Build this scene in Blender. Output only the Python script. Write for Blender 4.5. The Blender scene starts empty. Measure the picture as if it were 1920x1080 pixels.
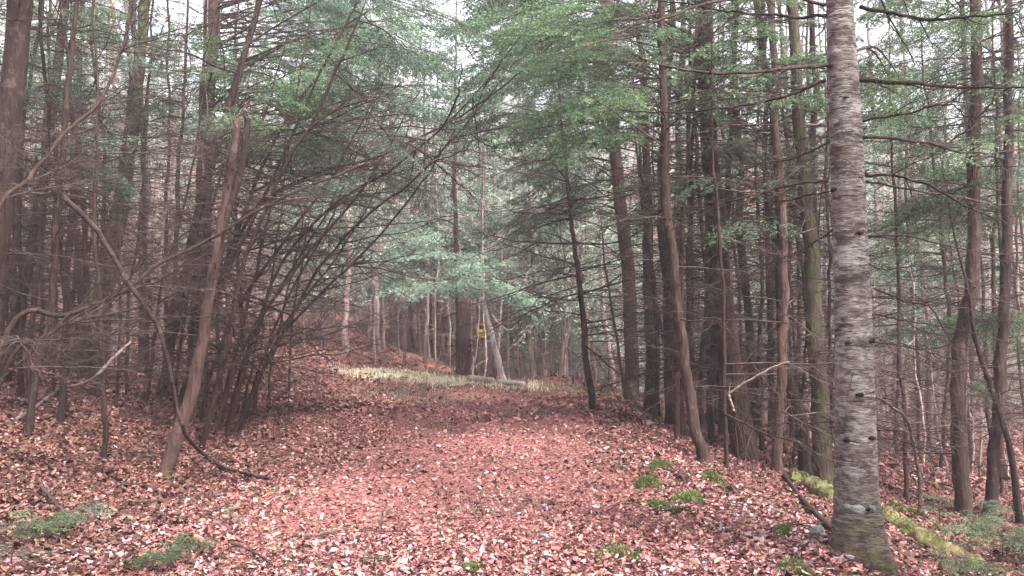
import bpy, math, random
import numpy as np
from mathutils import Matrix, Vector

# ------------------------------------------------------------------ camera, sky, sun, exposure
scene = bpy.context.scene
COL = scene.collection
F = 1600.0                      # focal length in pixels of a 1920 wide frame
PITCH = math.radians(2.15)
EYE = 1.6
cam_d = bpy.data.cameras.new('camera')
cam = bpy.data.objects.new('camera', cam_d); COL.objects.link(cam)
cam_d.sensor_width = 36; cam_d.lens = 36 * F / 1920
cam_d.clip_start = 0.05; cam_d.clip_end = 2000
cam.location = (0, 0, EYE); cam.rotation_euler = (math.pi / 2 + PITCH, 0, 0)
scene.camera = cam

SUN_EL, SUN_AZ = math.radians(52), math.radians(138)      # azimuth clockwise from +Y (ahead) : to the right
world = bpy.data.worlds.new('World'); scene.world = world; world.use_nodes = True
nt = world.node_tree; nt.nodes.clear()
wo = nt.nodes.new('ShaderNodeOutputWorld'); bg = nt.nodes.new('ShaderNodeBackground')
sky = nt.nodes.new('ShaderNodeTexSky'); sky.sky_type = 'NISHITA'; sky.sun_disc = False
sky.sun_elevation = SUN_EL; sky.sun_rotation = SUN_AZ
sky.air_density = 1.0; sky.dust_density = 4.0; sky.ozone_density = 1.0
hs = nt.nodes.new('ShaderNodeHueSaturation'); hs.inputs['Saturation'].default_value = 0.25
nt.links.new(sky.outputs[0], hs.inputs['Color']); nt.links.new(hs.outputs[0], bg.inputs['Color'])
bg.inputs['Strength'].default_value = 0.14
nt.links.new(bg.outputs[0], wo.inputs['Surface'])
sun_d = bpy.data.lights.new('sun', 'SUN'); sun_d.energy = 2.6; sun_d.angle = math.radians(5)
sun_d.color = (1.0, 0.95, 0.88)
sun = bpy.data.objects.new('sun', sun_d); COL.objects.link(sun)
sdir = Vector((math.sin(SUN_AZ) * math.cos(SUN_EL), math.cos(SUN_AZ) * math.cos(SUN_EL), math.sin(SUN_EL)))
sun.rotation_euler = sdir.to_track_quat('Z', 'Y').to_euler(); sun.location = (20, 10, 40)

vs = scene.view_settings
vs.view_transform = 'Standard'; vs.look = 'None'; vs.gamma = 1.0; vs.use_curve_mapping = False
vs.exposure = 2.2
scene.render.engine = 'CYCLES'
cy = scene.cycles
cy.max_bounces = 6; cy.diffuse_bounces = 4; cy.glossy_bounces = 2; cy.transmission_bounces = 4
cy.transparent_max_bounces = 4; cy.volume_bounces = 1
cy.use_denoising = True
try:
    cy.denoiser = 'OPENIMAGEDENOISE'; cy.denoising_prefilter = 'ACCURATE'
except Exception:
    pass
cy.sample_clamp_indirect = 4.0

rng = np.random.default_rng(7)
random.seed(7)

# ------------------------------------------------------------------ mesh helpers
class MB:
    def __init__(s): s.v = []; s.q = []; s.t = []; s.n = 0
    def add(s, v, q=None, t=None):
        v = np.asarray(v, float).reshape(-1, 3)
        if q is not None and len(q): s.q.append(np.asarray(q, int).reshape(-1, 4) + s.n)
        if t is not None and len(t): s.t.append(np.asarray(t, int).reshape(-1, 3) + s.n)
        s.v.append(v); s.n += len(v)
    def tubes(s, P, R, sides=4, cap=False):
        P = np.asarray(P, float); R = np.asarray(R, float)
        if P.ndim == 2: P = P[None]; R = R[None]
        N, S, _ = P.shape
        T = np.gradient(P, axis=1); T /= np.linalg.norm(T, axis=2, keepdims=True) + 1e-9
        m = T.mean(axis=1)
        ref = np.where(np.abs(m[:, 2:3]) > 0.75, np.array([[1., 0, 0]]), np.array([[0, 0, 1.]]))[:, None, :]
        A = np.cross(T, ref); A /= np.linalg.norm(A, axis=2, keepdims=True) + 1e-9
        B = np.cross(T, A)
        a = np.linspace(0, 2 * np.pi, sides, endpoint=False)
        V = P[:, :, None] + R[:, :, None, None] * (np.cos(a)[None, None, :, None] * A[:, :, None] + np.sin(a)[None, None, :, None] * B[:, :, None])
        i = np.arange(N)[:, None, None] * S * sides; j = np.arange(S - 1)[None, :, None] * sides; k = np.arange(sides)[None, None, :]
        k2 = (k + 1) % sides
        q = np.stack([i + j + k, i + j + k2, i + j + sides + k2, i + j + sides + k], -1).reshape(-1, 4)
        t = None
        if cap:
            tt = []
            for n in range(N):
                o = n * S * sides + (S - 1) * sides
                tt += [(o, o + x, o + x + 1) for x in range(1, sides - 1)]
                o = n * S * sides
                tt += [(o, o + x + 1, o + x) for x in range(1, sides - 1)]
            t = tt
        s.add(V.reshape(-1, 3), q, t)
    def leaves(s, P, D, W, L, w, bend=0.0):
        """rhombic blades: base P, direction D, width direction W"""
        M = len(P); L = np.broadcast_to(L, (M,))[:, None]; w = np.broadcast_to(w, (M,))[:, None]
        mid = P + D * L * 0.5 + np.array([0, 0, 1.]) * bend * L
        V = np.stack([P, mid + W * w * 0.5, P + D * L, mid - W * w * 0.5], 1)
        q = np.arange(M * 4).reshape(M, 4)
        s.add(V.reshape(-1, 3), q)
    def mesh(s, name, mat, smooth=True):
        me = bpy.data.meshes.new(name)
        v = np.concatenate(s.v)
        me.vertices.add(len(v)); me.vertices.foreach_set('co', v.ravel().astype(np.float32))
        idx = []; tot = []
        if s.q: q = np.concatenate(s.q); idx.append(q.ravel()); tot.append(np.full(len(q), 4))
        if s.t: t = np.concatenate(s.t); idx.append(t.ravel()); tot.append(np.full(len(t), 3))
        idx = np.concatenate(idx); tot = np.concatenate(tot)
        me.loops.add(len(idx)); me.loops.foreach_set('vertex_index', idx.astype(np.int32))
        me.polygons.add(len(tot))
        st = np.concatenate([[0], np.cumsum(tot)[:-1]])
        me.polygons.foreach_set('loop_start', st.astype(np.int32))
        try: me.polygons.foreach_set('loop_total', tot.astype(np.int32))
        except Exception: pass
        me.update(calc_edges=True)
        me.polygons.foreach_set('use_smooth', np.full(len(tot), smooth))
        if mat: me.materials.append(mat)
        return me

def link(name, me, parent=None, M=None):
    o = bpy.data.objects.new(name, me); COL.objects.link(o)
    if parent is not None: o.parent = parent
    if M is not None: o.matrix_local = M
    return o
def tag(o, label=None, cat=None, group=None, kind=None):
    if label: o['label'] = label
    if cat: o['category'] = cat
    if group: o['group'] = group
    if kind: o['kind'] = kind
    return o
def empty(name, loc, label=None, cat=None, group=None):
    o = bpy.data.objects.new(name, None); COL.objects.link(o); o.location = loc
    o.empty_display_size = 0.2
    return tag(o, label, cat, group)
def copy_tree(o, parent=None):
    c = o.copy(); COL.objects.link(c)
    if parent is not None:
        c.parent = parent; c.matrix_parent_inverse = Matrix.Identity(4)
    for ch in CH.get(o, []): copy_tree(ch, c)
    return c
CH = {}

def frame(P0, P1, roll=0.0, scale=None):
    P0 = Vector(P0); P1 = Vector(P1); x = P1 - P0; L = x.length; x.normalize()
    z = Vector((0, 0, 1)); y = z.cross(x)
    if y.length < 1e-3: y = Vector((0, 1, 0))
    y.normalize(); z = x.cross(y)
    m = Matrix((x, y, z)).transposed().to_4x4()
    s = L if scale is None else scale
    return Matrix.Translation(P0) @ m @ Matrix.Rotation(roll, 4, 'X') @ Matrix.Diagonal((s, s, s, 1))

# ------------------------------------------------------------------ terrain
def sstep(a, b, x):
    t = np.clip((x - a) / (b - a), 0, 1); return t * t * (3 - 2 * t)
_r2 = np.random.default_rng(3)
_W = [(_r2.uniform(-1, 1, 2) * f, _r2.uniform(0, 6.28), a) for f, a in
      [(0.35, .07), (0.5, .06), (0.8, .045), (1.3, .03), (1.9, .022), (2.9, .014), (4.3, .010), (6.5, .008), (9., .006), (13., .004)] for _ in range(2)]
def noise2(x, y):
    z = 0
    for (k, p, a) in _W: z = z + a * np.sin(k[0] * x * 2 + k[1] * y * 2 + p)
    return z
def H(x, y):
    x = np.asarray(x, float); y = np.asarray(y, float)
    tl = np.clip(-(x + 2.9 + 0.03 * y), 0, None)
    left = 1.25 * (1 - np.exp(-tl * 0.27)) * (tl * 1.0 / (tl + 0.6))
    tr = np.clip(x - 1.9 + 0.12 * np.clip(y - 16, 0, 6), 0, None)
    right = -2.1 * (1 - np.exp(-tr * 0.17)) * (tr / (tr + 0.35))
    far = -1.3 * sstep(22.5, 34, y) * sstep(-3.5, 1.5, x) * (1 - sstep(8, 16, x))
    upl = 0.03 * np.clip(y - 23, 0, 30) * sstep(-1.0, -6, x)
    hill = 0.34 * np.clip(y - 60, 0, 110) * (0.85 + 0.25 * np.sin(x * 0.02 + 1))
    side = 0.10 * np.clip(np.abs(x) - 34, 0, 80)
    onpath = np.exp(-((x + 0.2) / 2.0) ** 2)
    n = noise2(x, y) * (1 - 0.7 * onpath) * np.clip(1 + y * 0.0, 0, 1)
    base0 = 0.03
    return left + right + far + upl + hill + side + n - base0 * onpath
def Hs(x, y): return float(H(x, y))

def ray(px, py):
    cx = (px - 960) / F; cu = (540 - py) / F
    return Vector((cx, math.cos(PITCH) - math.sin(PITCH) * cu, math.sin(PITCH) + math.cos(PITCH) * cu))
def pt(px, py, Y):
    d = ray(px, py); return Vector((0, 0, EYE)) + d * (Y / d.y)
def hit(px, py, dy=0.0):
    d = ray(px, py); Y = 2.0
    while Y < 150:
        p = pt(px, py, Y)
        if p.z < Hs(p.x, p.y) + dy: return p
        Y += 0.03
    return pt(px, py, 40)

# ------------------------------------------------------------------ materials
def nodes(name):
    m = bpy.data.materials.new(name); m.use_nodes = True; t = m.node_tree; t.nodes.clear()
    out = t.nodes.new('ShaderNodeOutputMaterial'); b = t.nodes.new('ShaderNodeBsdfPrincipled')
    t.links.new(b.outputs[0], out.inputs[0])
    return m, t, b, out
def ramp(t, src, stops):
    r = t.nodes.new('ShaderNodeValToRGB'); e = r.color_ramp.elements
    while len(e) > 1: e.remove(e[-1])
    e[0].position = stops[0][0]; e[0].color = (*stops[0][1], 1)
    for p, c in stops[1:]:
        k = e.new(p); k.color = (*c, 1)
    t.links.new(src, r.inputs[0]); return r
def noise(t, vec, scale, detail=4, rough=0.55):
    n = t.nodes.new('ShaderNodeTexNoise'); n.inputs['Scale'].default_value = scale
    n.inputs['Detail'].default_value = detail; n.inputs['Roughness'].default_value = rough
    if vec is not None: t.links.new(vec, n.inputs['Vector'])
    return n
def mapping(t, sc, coord='Object'):
    c = t.nodes.new('ShaderNodeTexCoord'); m = t.nodes.new('ShaderNodeMapping'); m.inputs['Scale'].default_value = sc
    t.links.new(c.outputs[coord], m.inputs[0]); return m.outputs[0]
def mix(t, fac, a, b, mode='MIX'):
    m = t.nodes.new('ShaderNodeMix'); m.data_type = 'RGBA'; m.blend_type = mode
    if isinstance(fac, float): m.inputs[0].default_value = fac
    else: t.links.new(fac, m.inputs[0])
    for i, s in ((6, a), (7, b)):
        if isinstance(s, tuple): m.inputs[i].default_value = (*s, 1)
        else: t.links.new(s, m.inputs[i])
    return m.outputs[2]
def math_n(t, op, a, b=None):
    m = t.nodes.new('ShaderNodeMath'); m.operation = op
    for i, s in enumerate((a, b)):
        if s is None: continue
        if isinstance(s, (int, float)): m.inputs[i].default_value = s
        else: t.links.new(s, m.inputs[i])
    return m.outputs[0]
def bump(t, b, h, strength, dist):
    n = t.nodes.new('ShaderNodeBump'); n.inputs['Strength'].default_value = strength; n.inputs['Distance'].default_value = dist
    t.links.new(h, n.inputs['Height']); t.links.new(n.outputs[0], b.inputs['Normal'])

def bark_mat(name, c1, c2, c3, sz=0.18, scale=26, moss=0.0, vary=0.35):
    m, t, b, o = nodes(name)
    v = mapping(t, (1, 1, sz)); n = noise(t, v, scale, 5, 0.65)
    r = ramp(t, n.outputs[0], [(0.28, c1), (0.5, c2), (0.72, c3)])
    n2 = noise(t, mapping(t, (1, 1, 0.6)), 2.2, 3)
    col = mix(t, 0.55, r.outputs[0], ramp(t, n2.outputs[0], [(0.3, tuple(x * 0.6 for x in c2)), (0.7, tuple(min(1, x * 1.5) for x in c2))]).outputs[0])
    oi = t.nodes.new('ShaderNodeObjectInfo')
    hsv = t.nodes.new('ShaderNodeHueSaturation')
    t.links.new(col, hsv.inputs['Color'])
    val = math_n(t, 'MULTIPLY_ADD', oi.outputs['Random'], vary * 2); t.nodes[-1].inputs[2].default_value = 1 - vary
    t.links.new(val, hsv.inputs['Value'])
    col = hsv.outputs[0]
    nl = noise(t, mapping(t, (1, 1, .7)), 7, 5, .7); col = mix(t, ramp(t, nl.outputs[0], [(.57, (0, 0, 0)), (.64, (.3, .3, .3))]).outputs[0], col, tuple(min(.6, x * 1.5 + .02) for x in c3))
    if moss > 0:
        n3 = noise(t, mapping(t, (1, 1, 1)), 5, 4)
        f = ramp(t, n3.outputs[0], [(0.62 - 0.3 * moss, (0, 0, 0)), (0.72 - 0.3 * moss, (1, 1, 1))])
        col = mix(t, f.outputs[0], col, (0.075, 0.095, 0.03))
    t.links.new(col, b.inputs['Base Color']); b.inputs['Roughness'].default_value = 0.9
    b.inputs['Specular IOR Level'].default_value = 0.2
    bump(t, b, n.outputs[0], 1.0, 0.05)
    return m
BARK = bark_mat('conifer_bark', (0.008, 0.005, 0.004), (0.038, 0.022, 0.019), (0.11, 0.072, 0.064))
BARK_RED = bark_mat('reddish_bark', (0.016, 0.009, 0.008), (0.068, 0.038, 0.033), (0.16, 0.10, 0.09))
BARK_FAR_HAZED = bark_mat('far_bark_painted_haze', (0.10, 0.064, 0.064), (0.27, 0.19, 0.185), (0.46, 0.36, 0.35), scale=14, vary=0.5)  # bark paled so its colour carries distance haze and light
BARK_MOSS = bark_mat('mossy_bark', (0.02, 0.015, 0.011), (0.06, 0.045, 0.032), (0.14, 0.11, 0.08), moss=0.35)
TWIG = bark_mat('dead_twig', (0.014, 0.009, 0.008), (0.045, 0.029, 0.027), (0.13, 0.098, 0.092), sz=1, scale=9)
TWIG_FAR_HAZED = bark_mat('far_twig_painted_haze', (0.10, 0.068, 0.066), (0.24, 0.17, 0.165), (0.42, 0.33, 0.32), sz=1, scale=5)  # twigs paled like the far bark, haze held in the colour
TWIG_PALE = bark_mat('weathered_twig', (0.06, 0.045, 0.04), (0.17, 0.13, 0.12), (0.32, 0.26, 0.24), sz=1, scale=14)
BARK_PALE = bark_mat('weathered_pale_bark', (0.09, 0.06, 0.055), (0.50, 0.42, 0.40), (0.74, 0.67, 0.65), sz=0.5, scale=12)

def leaf_mat(name, a, b_, c, trans=0.35, vary=0.4):
    m, t, b, o = nodes(name)
    g = t.nodes.new('ShaderNodeNewGeometry')
    r = ramp(t, g.outputs['Random Per Island'], [(0.0, a), (0.55, b_), (1.0, c)])
    oi = t.nodes.new('ShaderNodeObjectInfo'); hsv = t.nodes.new('ShaderNodeHueSaturation')
    t.links.new(r.outputs[0], hsv.inputs['Color'])
    val = math_n(t, 'MULTIPLY_ADD', oi.outputs['Random'], vary * 2); t.nodes[-1].inputs[2].default_value = 1 - vary
    t.links.new(val, hsv.inputs['Value'])
    t.links.new(hsv.outputs[0], b.inputs['Base Color']); b.inputs['Roughness'].default_value = 0.6
    b.inputs['Specular IOR Level'].default_value = 0.3
    tr = t.nodes.new('ShaderNodeBsdfTranslucent'); t.links.new(hsv.outputs[0], tr.inputs[0])
    ms = t.nodes.new('ShaderNodeMixShader'); ms.inputs[0].default_value = trans
    t.links.new(b.outputs[0], ms.inputs[1]); t.links.new(tr.outputs[0], ms.inputs[2]); t.links.new(ms.outputs[0], o.inputs[0])
    return m
FOL_GREEN = leaf_mat('hemlock_green', (0.045, 0.085, 0.045), (0.09, 0.15, 0.078), (0.18, 0.25, 0.135))
FOL_TEAL = leaf_mat('hemlock_teal', (0.06, 0.095, 0.07), (0.12, 0.18, 0.13), (0.22, 0.29, 0.22))
FOL_FAR_LIT = leaf_mat('far_foliage_painted_light', (0.15, 0.22, 0.16), (0.33, 0.44, 0.34), (0.50, 0.62, 0.50), .5)  # brighter greens stand in for stronger light on distant foliage
FOL_BRIGHT = leaf_mat('young_foliage', (0.09, 0.17, 0.05), (0.16, 0.27, 0.07), (0.26, 0.37, 0.12))
FOL_DEAD = leaf_mat('rusty_foliage', (0.22, 0.07, 0.03), (0.36, 0.13, 0.05), (0.45, 0.22, 0.10))

# ------------------------------------------------------------------ branch generators
def grow(P, R, n, t0, t1, L, ang, up=0.0, droop=0.0, S=5, wob=0.06, rr=0.5, flat=0.6, g=rng):
    """children polylines along the parents, alternate sides; L = length at t0 relative, shrinking to tip"""
    N, SP, _ = P.shape
    t = t0 + (t1 - t0) * ((np.arange(n)[None] + g.uniform(0, 1, (N, n))) / n)
    f = t * (SP - 1); i = np.clip(f.astype(int), 0, SP - 2); w = (f - i)[..., None]
    ar = np.arange(N)[:, None]
    A = P[ar, i]; B = P[ar, i + 1]; pos = A * (1 - w) + B * w
    T = B - A; T /= np.linalg.norm(T, axis=2, keepdims=True) + 1e-9
    r0 = (R[ar, i] * (1 - w[..., 0]) + R[ar, i + 1] * w[..., 0]) * rr
    side = np.cross(T, np.array([0, 0, 1.])); side /= np.linalg.norm(side, axis=2, keepdims=True) + 1e-6
    upv = np.cross(side, T)
    sg = np.where((np.arange(n)[None] + g.integers(0, 2, (N, 1))) % 2 == 0, 1., -1.)
    roll = g.normal(0, 1, (N, n)) * (1 - flat) * 1.3
    sd = side * (sg * np.cos(roll))[..., None] + upv * np.sin(roll)[..., None]
    a = ang * g.uniform(0.75, 1.25, (N, n))
    D = T * np.cos(a)[..., None] + sd * np.sin(a)[..., None]; D[..., 2] += up
    D /= np.linalg.norm(D, axis=2, keepdims=True)
    if np.ndim(L) == 0: L = np.full((N, 1), L)
    else: L = np.asarray(L).reshape(N, 1)
    ln = L * (1 - 0.75 * (t - t0) / (1 - t0 + 1e-6)) * g.uniform(0.55, 1.15, (N, n))
    s = np.linspace(0, 1, S)[None, None, :, None]
    Q = pos[:, :, None] + D[:, :, None] * s * ln[:, :, None, None]
    Q = Q + T[:, :, None] * (s ** 2) * ln[:, :, None, None] * 0.22
    Q[..., 2] -= droop * (s[..., 0] ** 2) * ln[:, :, None]
    nz = g.normal(0, wob, Q.shape) * ln[:, :, None, None] * s
    Q = Q + nz
    RR = r0[:, :, None] * (1 - 0.75 * s[..., 0])
    return Q.reshape(-1, S, 3), RR.reshape(-1, S), ln.reshape(-1)

def leafset(mb, P, spacing, L, w, g=rng, ang=0.9, tilt=0.5, tipL=0.8):
    """needle blades both sides of the polylines"""
    N, S, _ = P.shape
    A = P[:, :-1].reshape(-1, 3); B = P[:, 1:].reshape(-1, 3)
    seg = np.linalg.norm(B - A, axis=1); k = np.maximum(1, np.round(seg / spacing).astype(int))
    idx = np.repeat(np.arange(len(A)), k); M = len(idx)
    w_ = g.uniform(0, 1, M)[:, None]; pos = A[idx] * (1 - w_) + B[idx] * w_
    T = (B - A)[idx]; T /= np.linalg.norm(T, axis=1, keepdims=True) + 1e-9
    side = np.cross(T, np.array([0, 0, 1.])); side /= np.linalg.norm(side, axis=1, keepdims=True) + 1e-6
    up = np.cross(side, T)
    sg = g.choice([-1., 1.], M); roll = g.normal(0, tilt, M)
    sd = side * (sg * np.cos(roll))[:, None] + up * np.sin(roll)[:, None]
    a = ang * g.uniform(0.6, 1.3, M)
    D = T * np.cos(a)[:, None] + sd * np.sin(a)[:, None]
    W = np.cross(D, up + g.normal(0, 0.5, (M, 3))); W /= np.linalg.norm(W, axis=1, keepdims=True) + 1e-6
    mb.leaves(pos, D, W, L * g.uniform(0.6, 1.3, M), w * g.uniform(0.7, 1.3, M))

def main_poly(L, S, curve=0.0, droop=0.1, wob=0.02, g=rng):
    s = np.linspace(0, 1, S); P = np.zeros((1, S, 3)); P[0, :, 0] = s * L
    P[0, :, 1] = curve * s ** 2 * L + np.cumsum(g.normal(0, wob, S)) * L * s
    P[0, :, 2] = -droop * s ** 2 * L + np.cumsum(g.normal(0, wob, S)) * L * s
    return P

def make_spray(name, mat, seed, blade=(0.034, 0.011), sp=0.015, n1=18, n2=7):
    """hemlock spray 1 m long along +X: (wood mesh, foliage mesh)"""
    g = np.random.default_rng(seed)
    P = main_poly(1.0, 8, g.uniform(-.12, .12), g.uniform(.10, .25), g=g); R = np.linspace(.008, .002, 8)[None]
    w = MB(); w.tubes(P, R, 4)
    P1, R1, l1 = grow(P, R, n1, .06, .98, 0.46, 0.95, droop=.25, S=5, wob=.03, flat=.85, g=g)
    w.tubes(P1, np.maximum(R1, .0012), 3)
    P2, R2, l2 = grow(P1, R1, n2, .1, 1, l1 * 0.42, 0.85, droop=.2, S=3, wob=.03, flat=.85, g=g)
    f = MB()
    leafset(f, P2, sp, *blade, g=g); leafset(f, P1, sp * 1.2, *blade, g=g); leafset(f, P[:, 4:], sp, *blade, g=g)
    return w.mesh(name + '_wood', TWIG), f.mesh(name, mat, smooth=False)

def make_dead(name, seed, mat=TWIG, tw=1.0, droop=None):
    """dead branch 1 m long along +X"""
    g = np.random.default_rng(seed)
    d = g.uniform(-.22, .28) if droop is None else droop
    P = main_poly(1.0, 9, g.uniform(-.2, .2), d, wob=.018, g=g); R = np.linspace(.0075, .0022, 9)[None] * tw
    w = MB(); w.tubes(P, R, 5)
    P1, R1, l1 = grow(P, R, g.integers(9, 16), .12, .97, 0.5, 0.85, up=g.uniform(-.1, .2), droop=g.uniform(-.2, .3), S=6, wob=.045, rr=.6, flat=.45, g=g)
    w.tubes(P1, np.maximum(R1, .0014 * tw), 3)
    P2, R2, l2 = grow(P1, R1, 5, .2, .95, l1 * 0.5, 0.8, droop=.1, S=4, wob=.06, rr=.7, flat=.3, g=g)
    w.tubes(P2, np.maximum(R2, .0010 * tw), 3)
    return w.mesh(name, mat)

SPRAY = {k: [make_spray('hemlock_spray', m, 100 + 10 * j + i) for i in range(3)] for j, (k, m) in enumerate(
    [('green', FOL_GREEN), ('teal', FOL_TEAL), ('bright', FOL_BRIGHT)])}
SPRAY['dead'] = [make_spray('rusty_spray', FOL_DEAD, 400)]
SPRAY_FAR = {k: [make_spray('hemlock_spray', m, 200 + 10 * j + i, (0.075, 0.026), 0.028, 16, 5) for i in range(3)] for j, (k, m) in enumerate(
    [('green', FOL_GREEN), ('teal', FOL_TEAL), ('bright', FOL_BRIGHT), ('far', FOL_FAR_LIT)])}
DEAD = [make_dead('dead_branch', 300 + i) for i in range(12)]
DEAD_FAR = [make_dead('dead_branch', 330 + i, tw=1.5) for i in range(5)]

# ------------------------------------------------------------------ trunks
def catmull(pts, n):
    p = np.array([list(q) for q in pts], float)
    if len(p) == 2: return p[0] + (p[1] - p[0]) * np.linspace(0, 1, n)[:, None]
    pp = np.vstack([2 * p[0] - p[1], p, 2 * p[-1] - p[-2]]); k = len(p) - 1
    out = []
    for u in np.linspace(0, k - 1e-6, n):
        i = int(u); t = u - i; a, b, c, d = pp[i:i + 4]
        out.append(0.5 * (2 * b + (c - a) * t + (2 * a - 5 * b + 4 * c - d) * t * t + (3 * b - a - 3 * c + d) * t ** 3))
    return np.array(out)

def trunk_mesh(name, P, R, mat, sides=12, flare=0.5, lumpy=0.05, g=rng, stubs=0, extra=None):
    """P local polyline (S,3) upwards, flared root, small bumps"""
    S = len(P)
    d = np.concatenate([[0], np.cumsum(np.linalg.norm(np.diff(P, axis=0), axis=1))])
    R = R * (1 + flare * np.exp(-d / (R[0] * 2.2)))
    mb = MB(); mb.tubes(P, R, sides, cap=True)
    v = mb.v[0].reshape(S, sides, 3)
    ctr = P[:, None]; a = np.linspace(0, 2 * np.pi, sides, endpoint=False)[None]
    k1, k2 = g.integers(2, 5), g.integers(3, 6); ph = g.uniform(0, 6, 4)
    m = 1 + flare * 0.55 * np.exp(-d / (R[0] * 2.0))[:, None] * np.sin(a * k2 + ph[0]) + lumpy * np.sin(a * k1 + d[:, None] * 3 + ph[1]) \
        + lumpy * 0.6 * np.sin(a * 5 + d[:, None] * 9 + ph[2]) + g.normal(0, lumpy * 0.35, (S, sides))
    mb.v[0] = (ctr + (v - ctr) * m[..., None]).reshape(-1, 3)
    if stubs:
        i = g.integers(int(S * .08), S - 2, stubs); az = g.uniform(0, 6.28, stubs)
        D = np.stack([np.cos(az), np.sin(az), g.uniform(-.2, .3, stubs)], 1)
        L = g.uniform(.05, .22, stubs)[:, None]
        Q = P[i][:, None] + D[:, None] * np.linspace(0.3, 1, 3)[None, :, None] * (R[i][:, None] + L)[:, None]
        mb.tubes(Q, np.tile([[.011, .008, .005]], (stubs, 1)), 4)
    for e in extra or (): mb.tubes(*e)
    return mb.mesh(name, mat)

class Tree: pass
def hero(kind, px, w0, w1, label, cat='tree', mat=BARK, height=12, depth_lean=0.0, sides=12, flare=0.45, Y=None,
         dead=14, dz=(0.6, 6.5), dl=(0.6, 1.5), leafy=0, lz=(3.0, 8.0), ll=(1.0, 2.0), fol='green', group=None, twigs=DEAD, stubs=8, wob=0.012, broken=False):
    base = hit(*px[0]) if Y is None else pt(px[0][0], px[0][1], Y)
    if Y is not None: base.z = Hs(base.x, base.y)
    Yb = base.y
    pts = [Vector(base)]
    for i, (a, b) in enumerate(px[1:]):
        p = pt(a, b, Yb + depth_lean * (px[0][1] - b) / 900.0); pts.append(p)
    if not broken:
        last, prev = pts[-1], pts[-2]; n = 0
        d = (last - prev).normalized()
        while last.z < base.z + height and n < 12:
            d = (d * 0.8 + Vector((0, 0, 1)) * 0.2).normalized(); last = last + d * 1.5; pts.append(last); n += 1
    loc = [p - base for p in pts]; loc[0] = Vector((0, 0, 0))
    dirn = (loc[1] - loc[0]).normalized(); loc.insert(0, -dirn * 0.25)
    ln = sum((loc[i + 1] - loc[i]).length for i in range(len(loc) - 1))
    P = catmull(loc, max(10, int(ln / 0.16)))
    nz = np.cumsum(rng.normal(0, wob, (len(P), 3)), axis=0); nz -= nz[0]; nz -= np.linspace(0, 1, len(P))[:, None] * nz[-1]
    nz[:, 2] = 0; P = P + nz
    wpx0 = w0 / F * Yb / 2; wpx1 = w1 / F * Yb / 2
    ztop = max(pt(px[-1][0], px[-1][1], Yb).z - base.z, 0.5)
    frac = np.clip(P[:, 2] / ztop, 0, None)
    R = wpx0 + (wpx1 - wpx0) * np.minimum(frac, 1)
    if not broken: R = np.where(frac > 1, wpx1 * np.clip(1 - (P[:, 2] - ztop) / max(height - ztop + 1, 1), 0.12, 1), R)
    root = empty(kind, base, label, cat, group)
    tr = link('trunk', trunk_mesh('trunk', P, R, mat, sides, flare, g=rng, stubs=stubs), root)
    T = Tree(); T.root = root; T.P = P; T.R = R; T.base = base; T.Y = Yb
    zs = P[:, 2]
    T.at = lambda z: Vector([float(np.interp(z, zs, P[:, k])) for k in range(3)])
    for i in range(int(dead * 2.3)):
        z = random.uniform(*dz); z = min(z, zs[-1] * 0.97)
        az = random.uniform(0, 2 * math.pi); L = random.uniform(*dl) * random.uniform(.8, 1.45)
        p0 = T.at(z); up = random.uniform(-0.25, 0.3)
        d = Vector((math.cos(az), math.sin(az), up)).normalized()
        link('branch', random.choice(twigs), root, frame(p0, p0 + d * L, random.uniform(-.4, .4)))
    for i in range(leafy):
        z = random.uniform(*lz); z = min(z, zs[-1] * 0.97)
        az = random.uniform(0, 2 * math.pi); L = random.uniform(*ll)
        leafy_branch(T, T.at(z), az, L, fol)
    return T

def leafy_branch(T, p0, az, L, fol, up=None, far=False):
    up = random.uniform(-0.15, 0.25) if up is None else up
    d = Vector((math.cos(az), math.sin(az), up)).normalized()
    S = random.choice((SPRAY_FAR if far or T.Y > 19 else SPRAY)[fol])
    M = frame(p0, p0 + d * L, random.uniform(-.3, .3))
    b = link('branch', S[0], T.root, M); f = link('foliage', S[1], b)
    if T.Y < 11 and L > 1.6:
        pass
    return b

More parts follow.
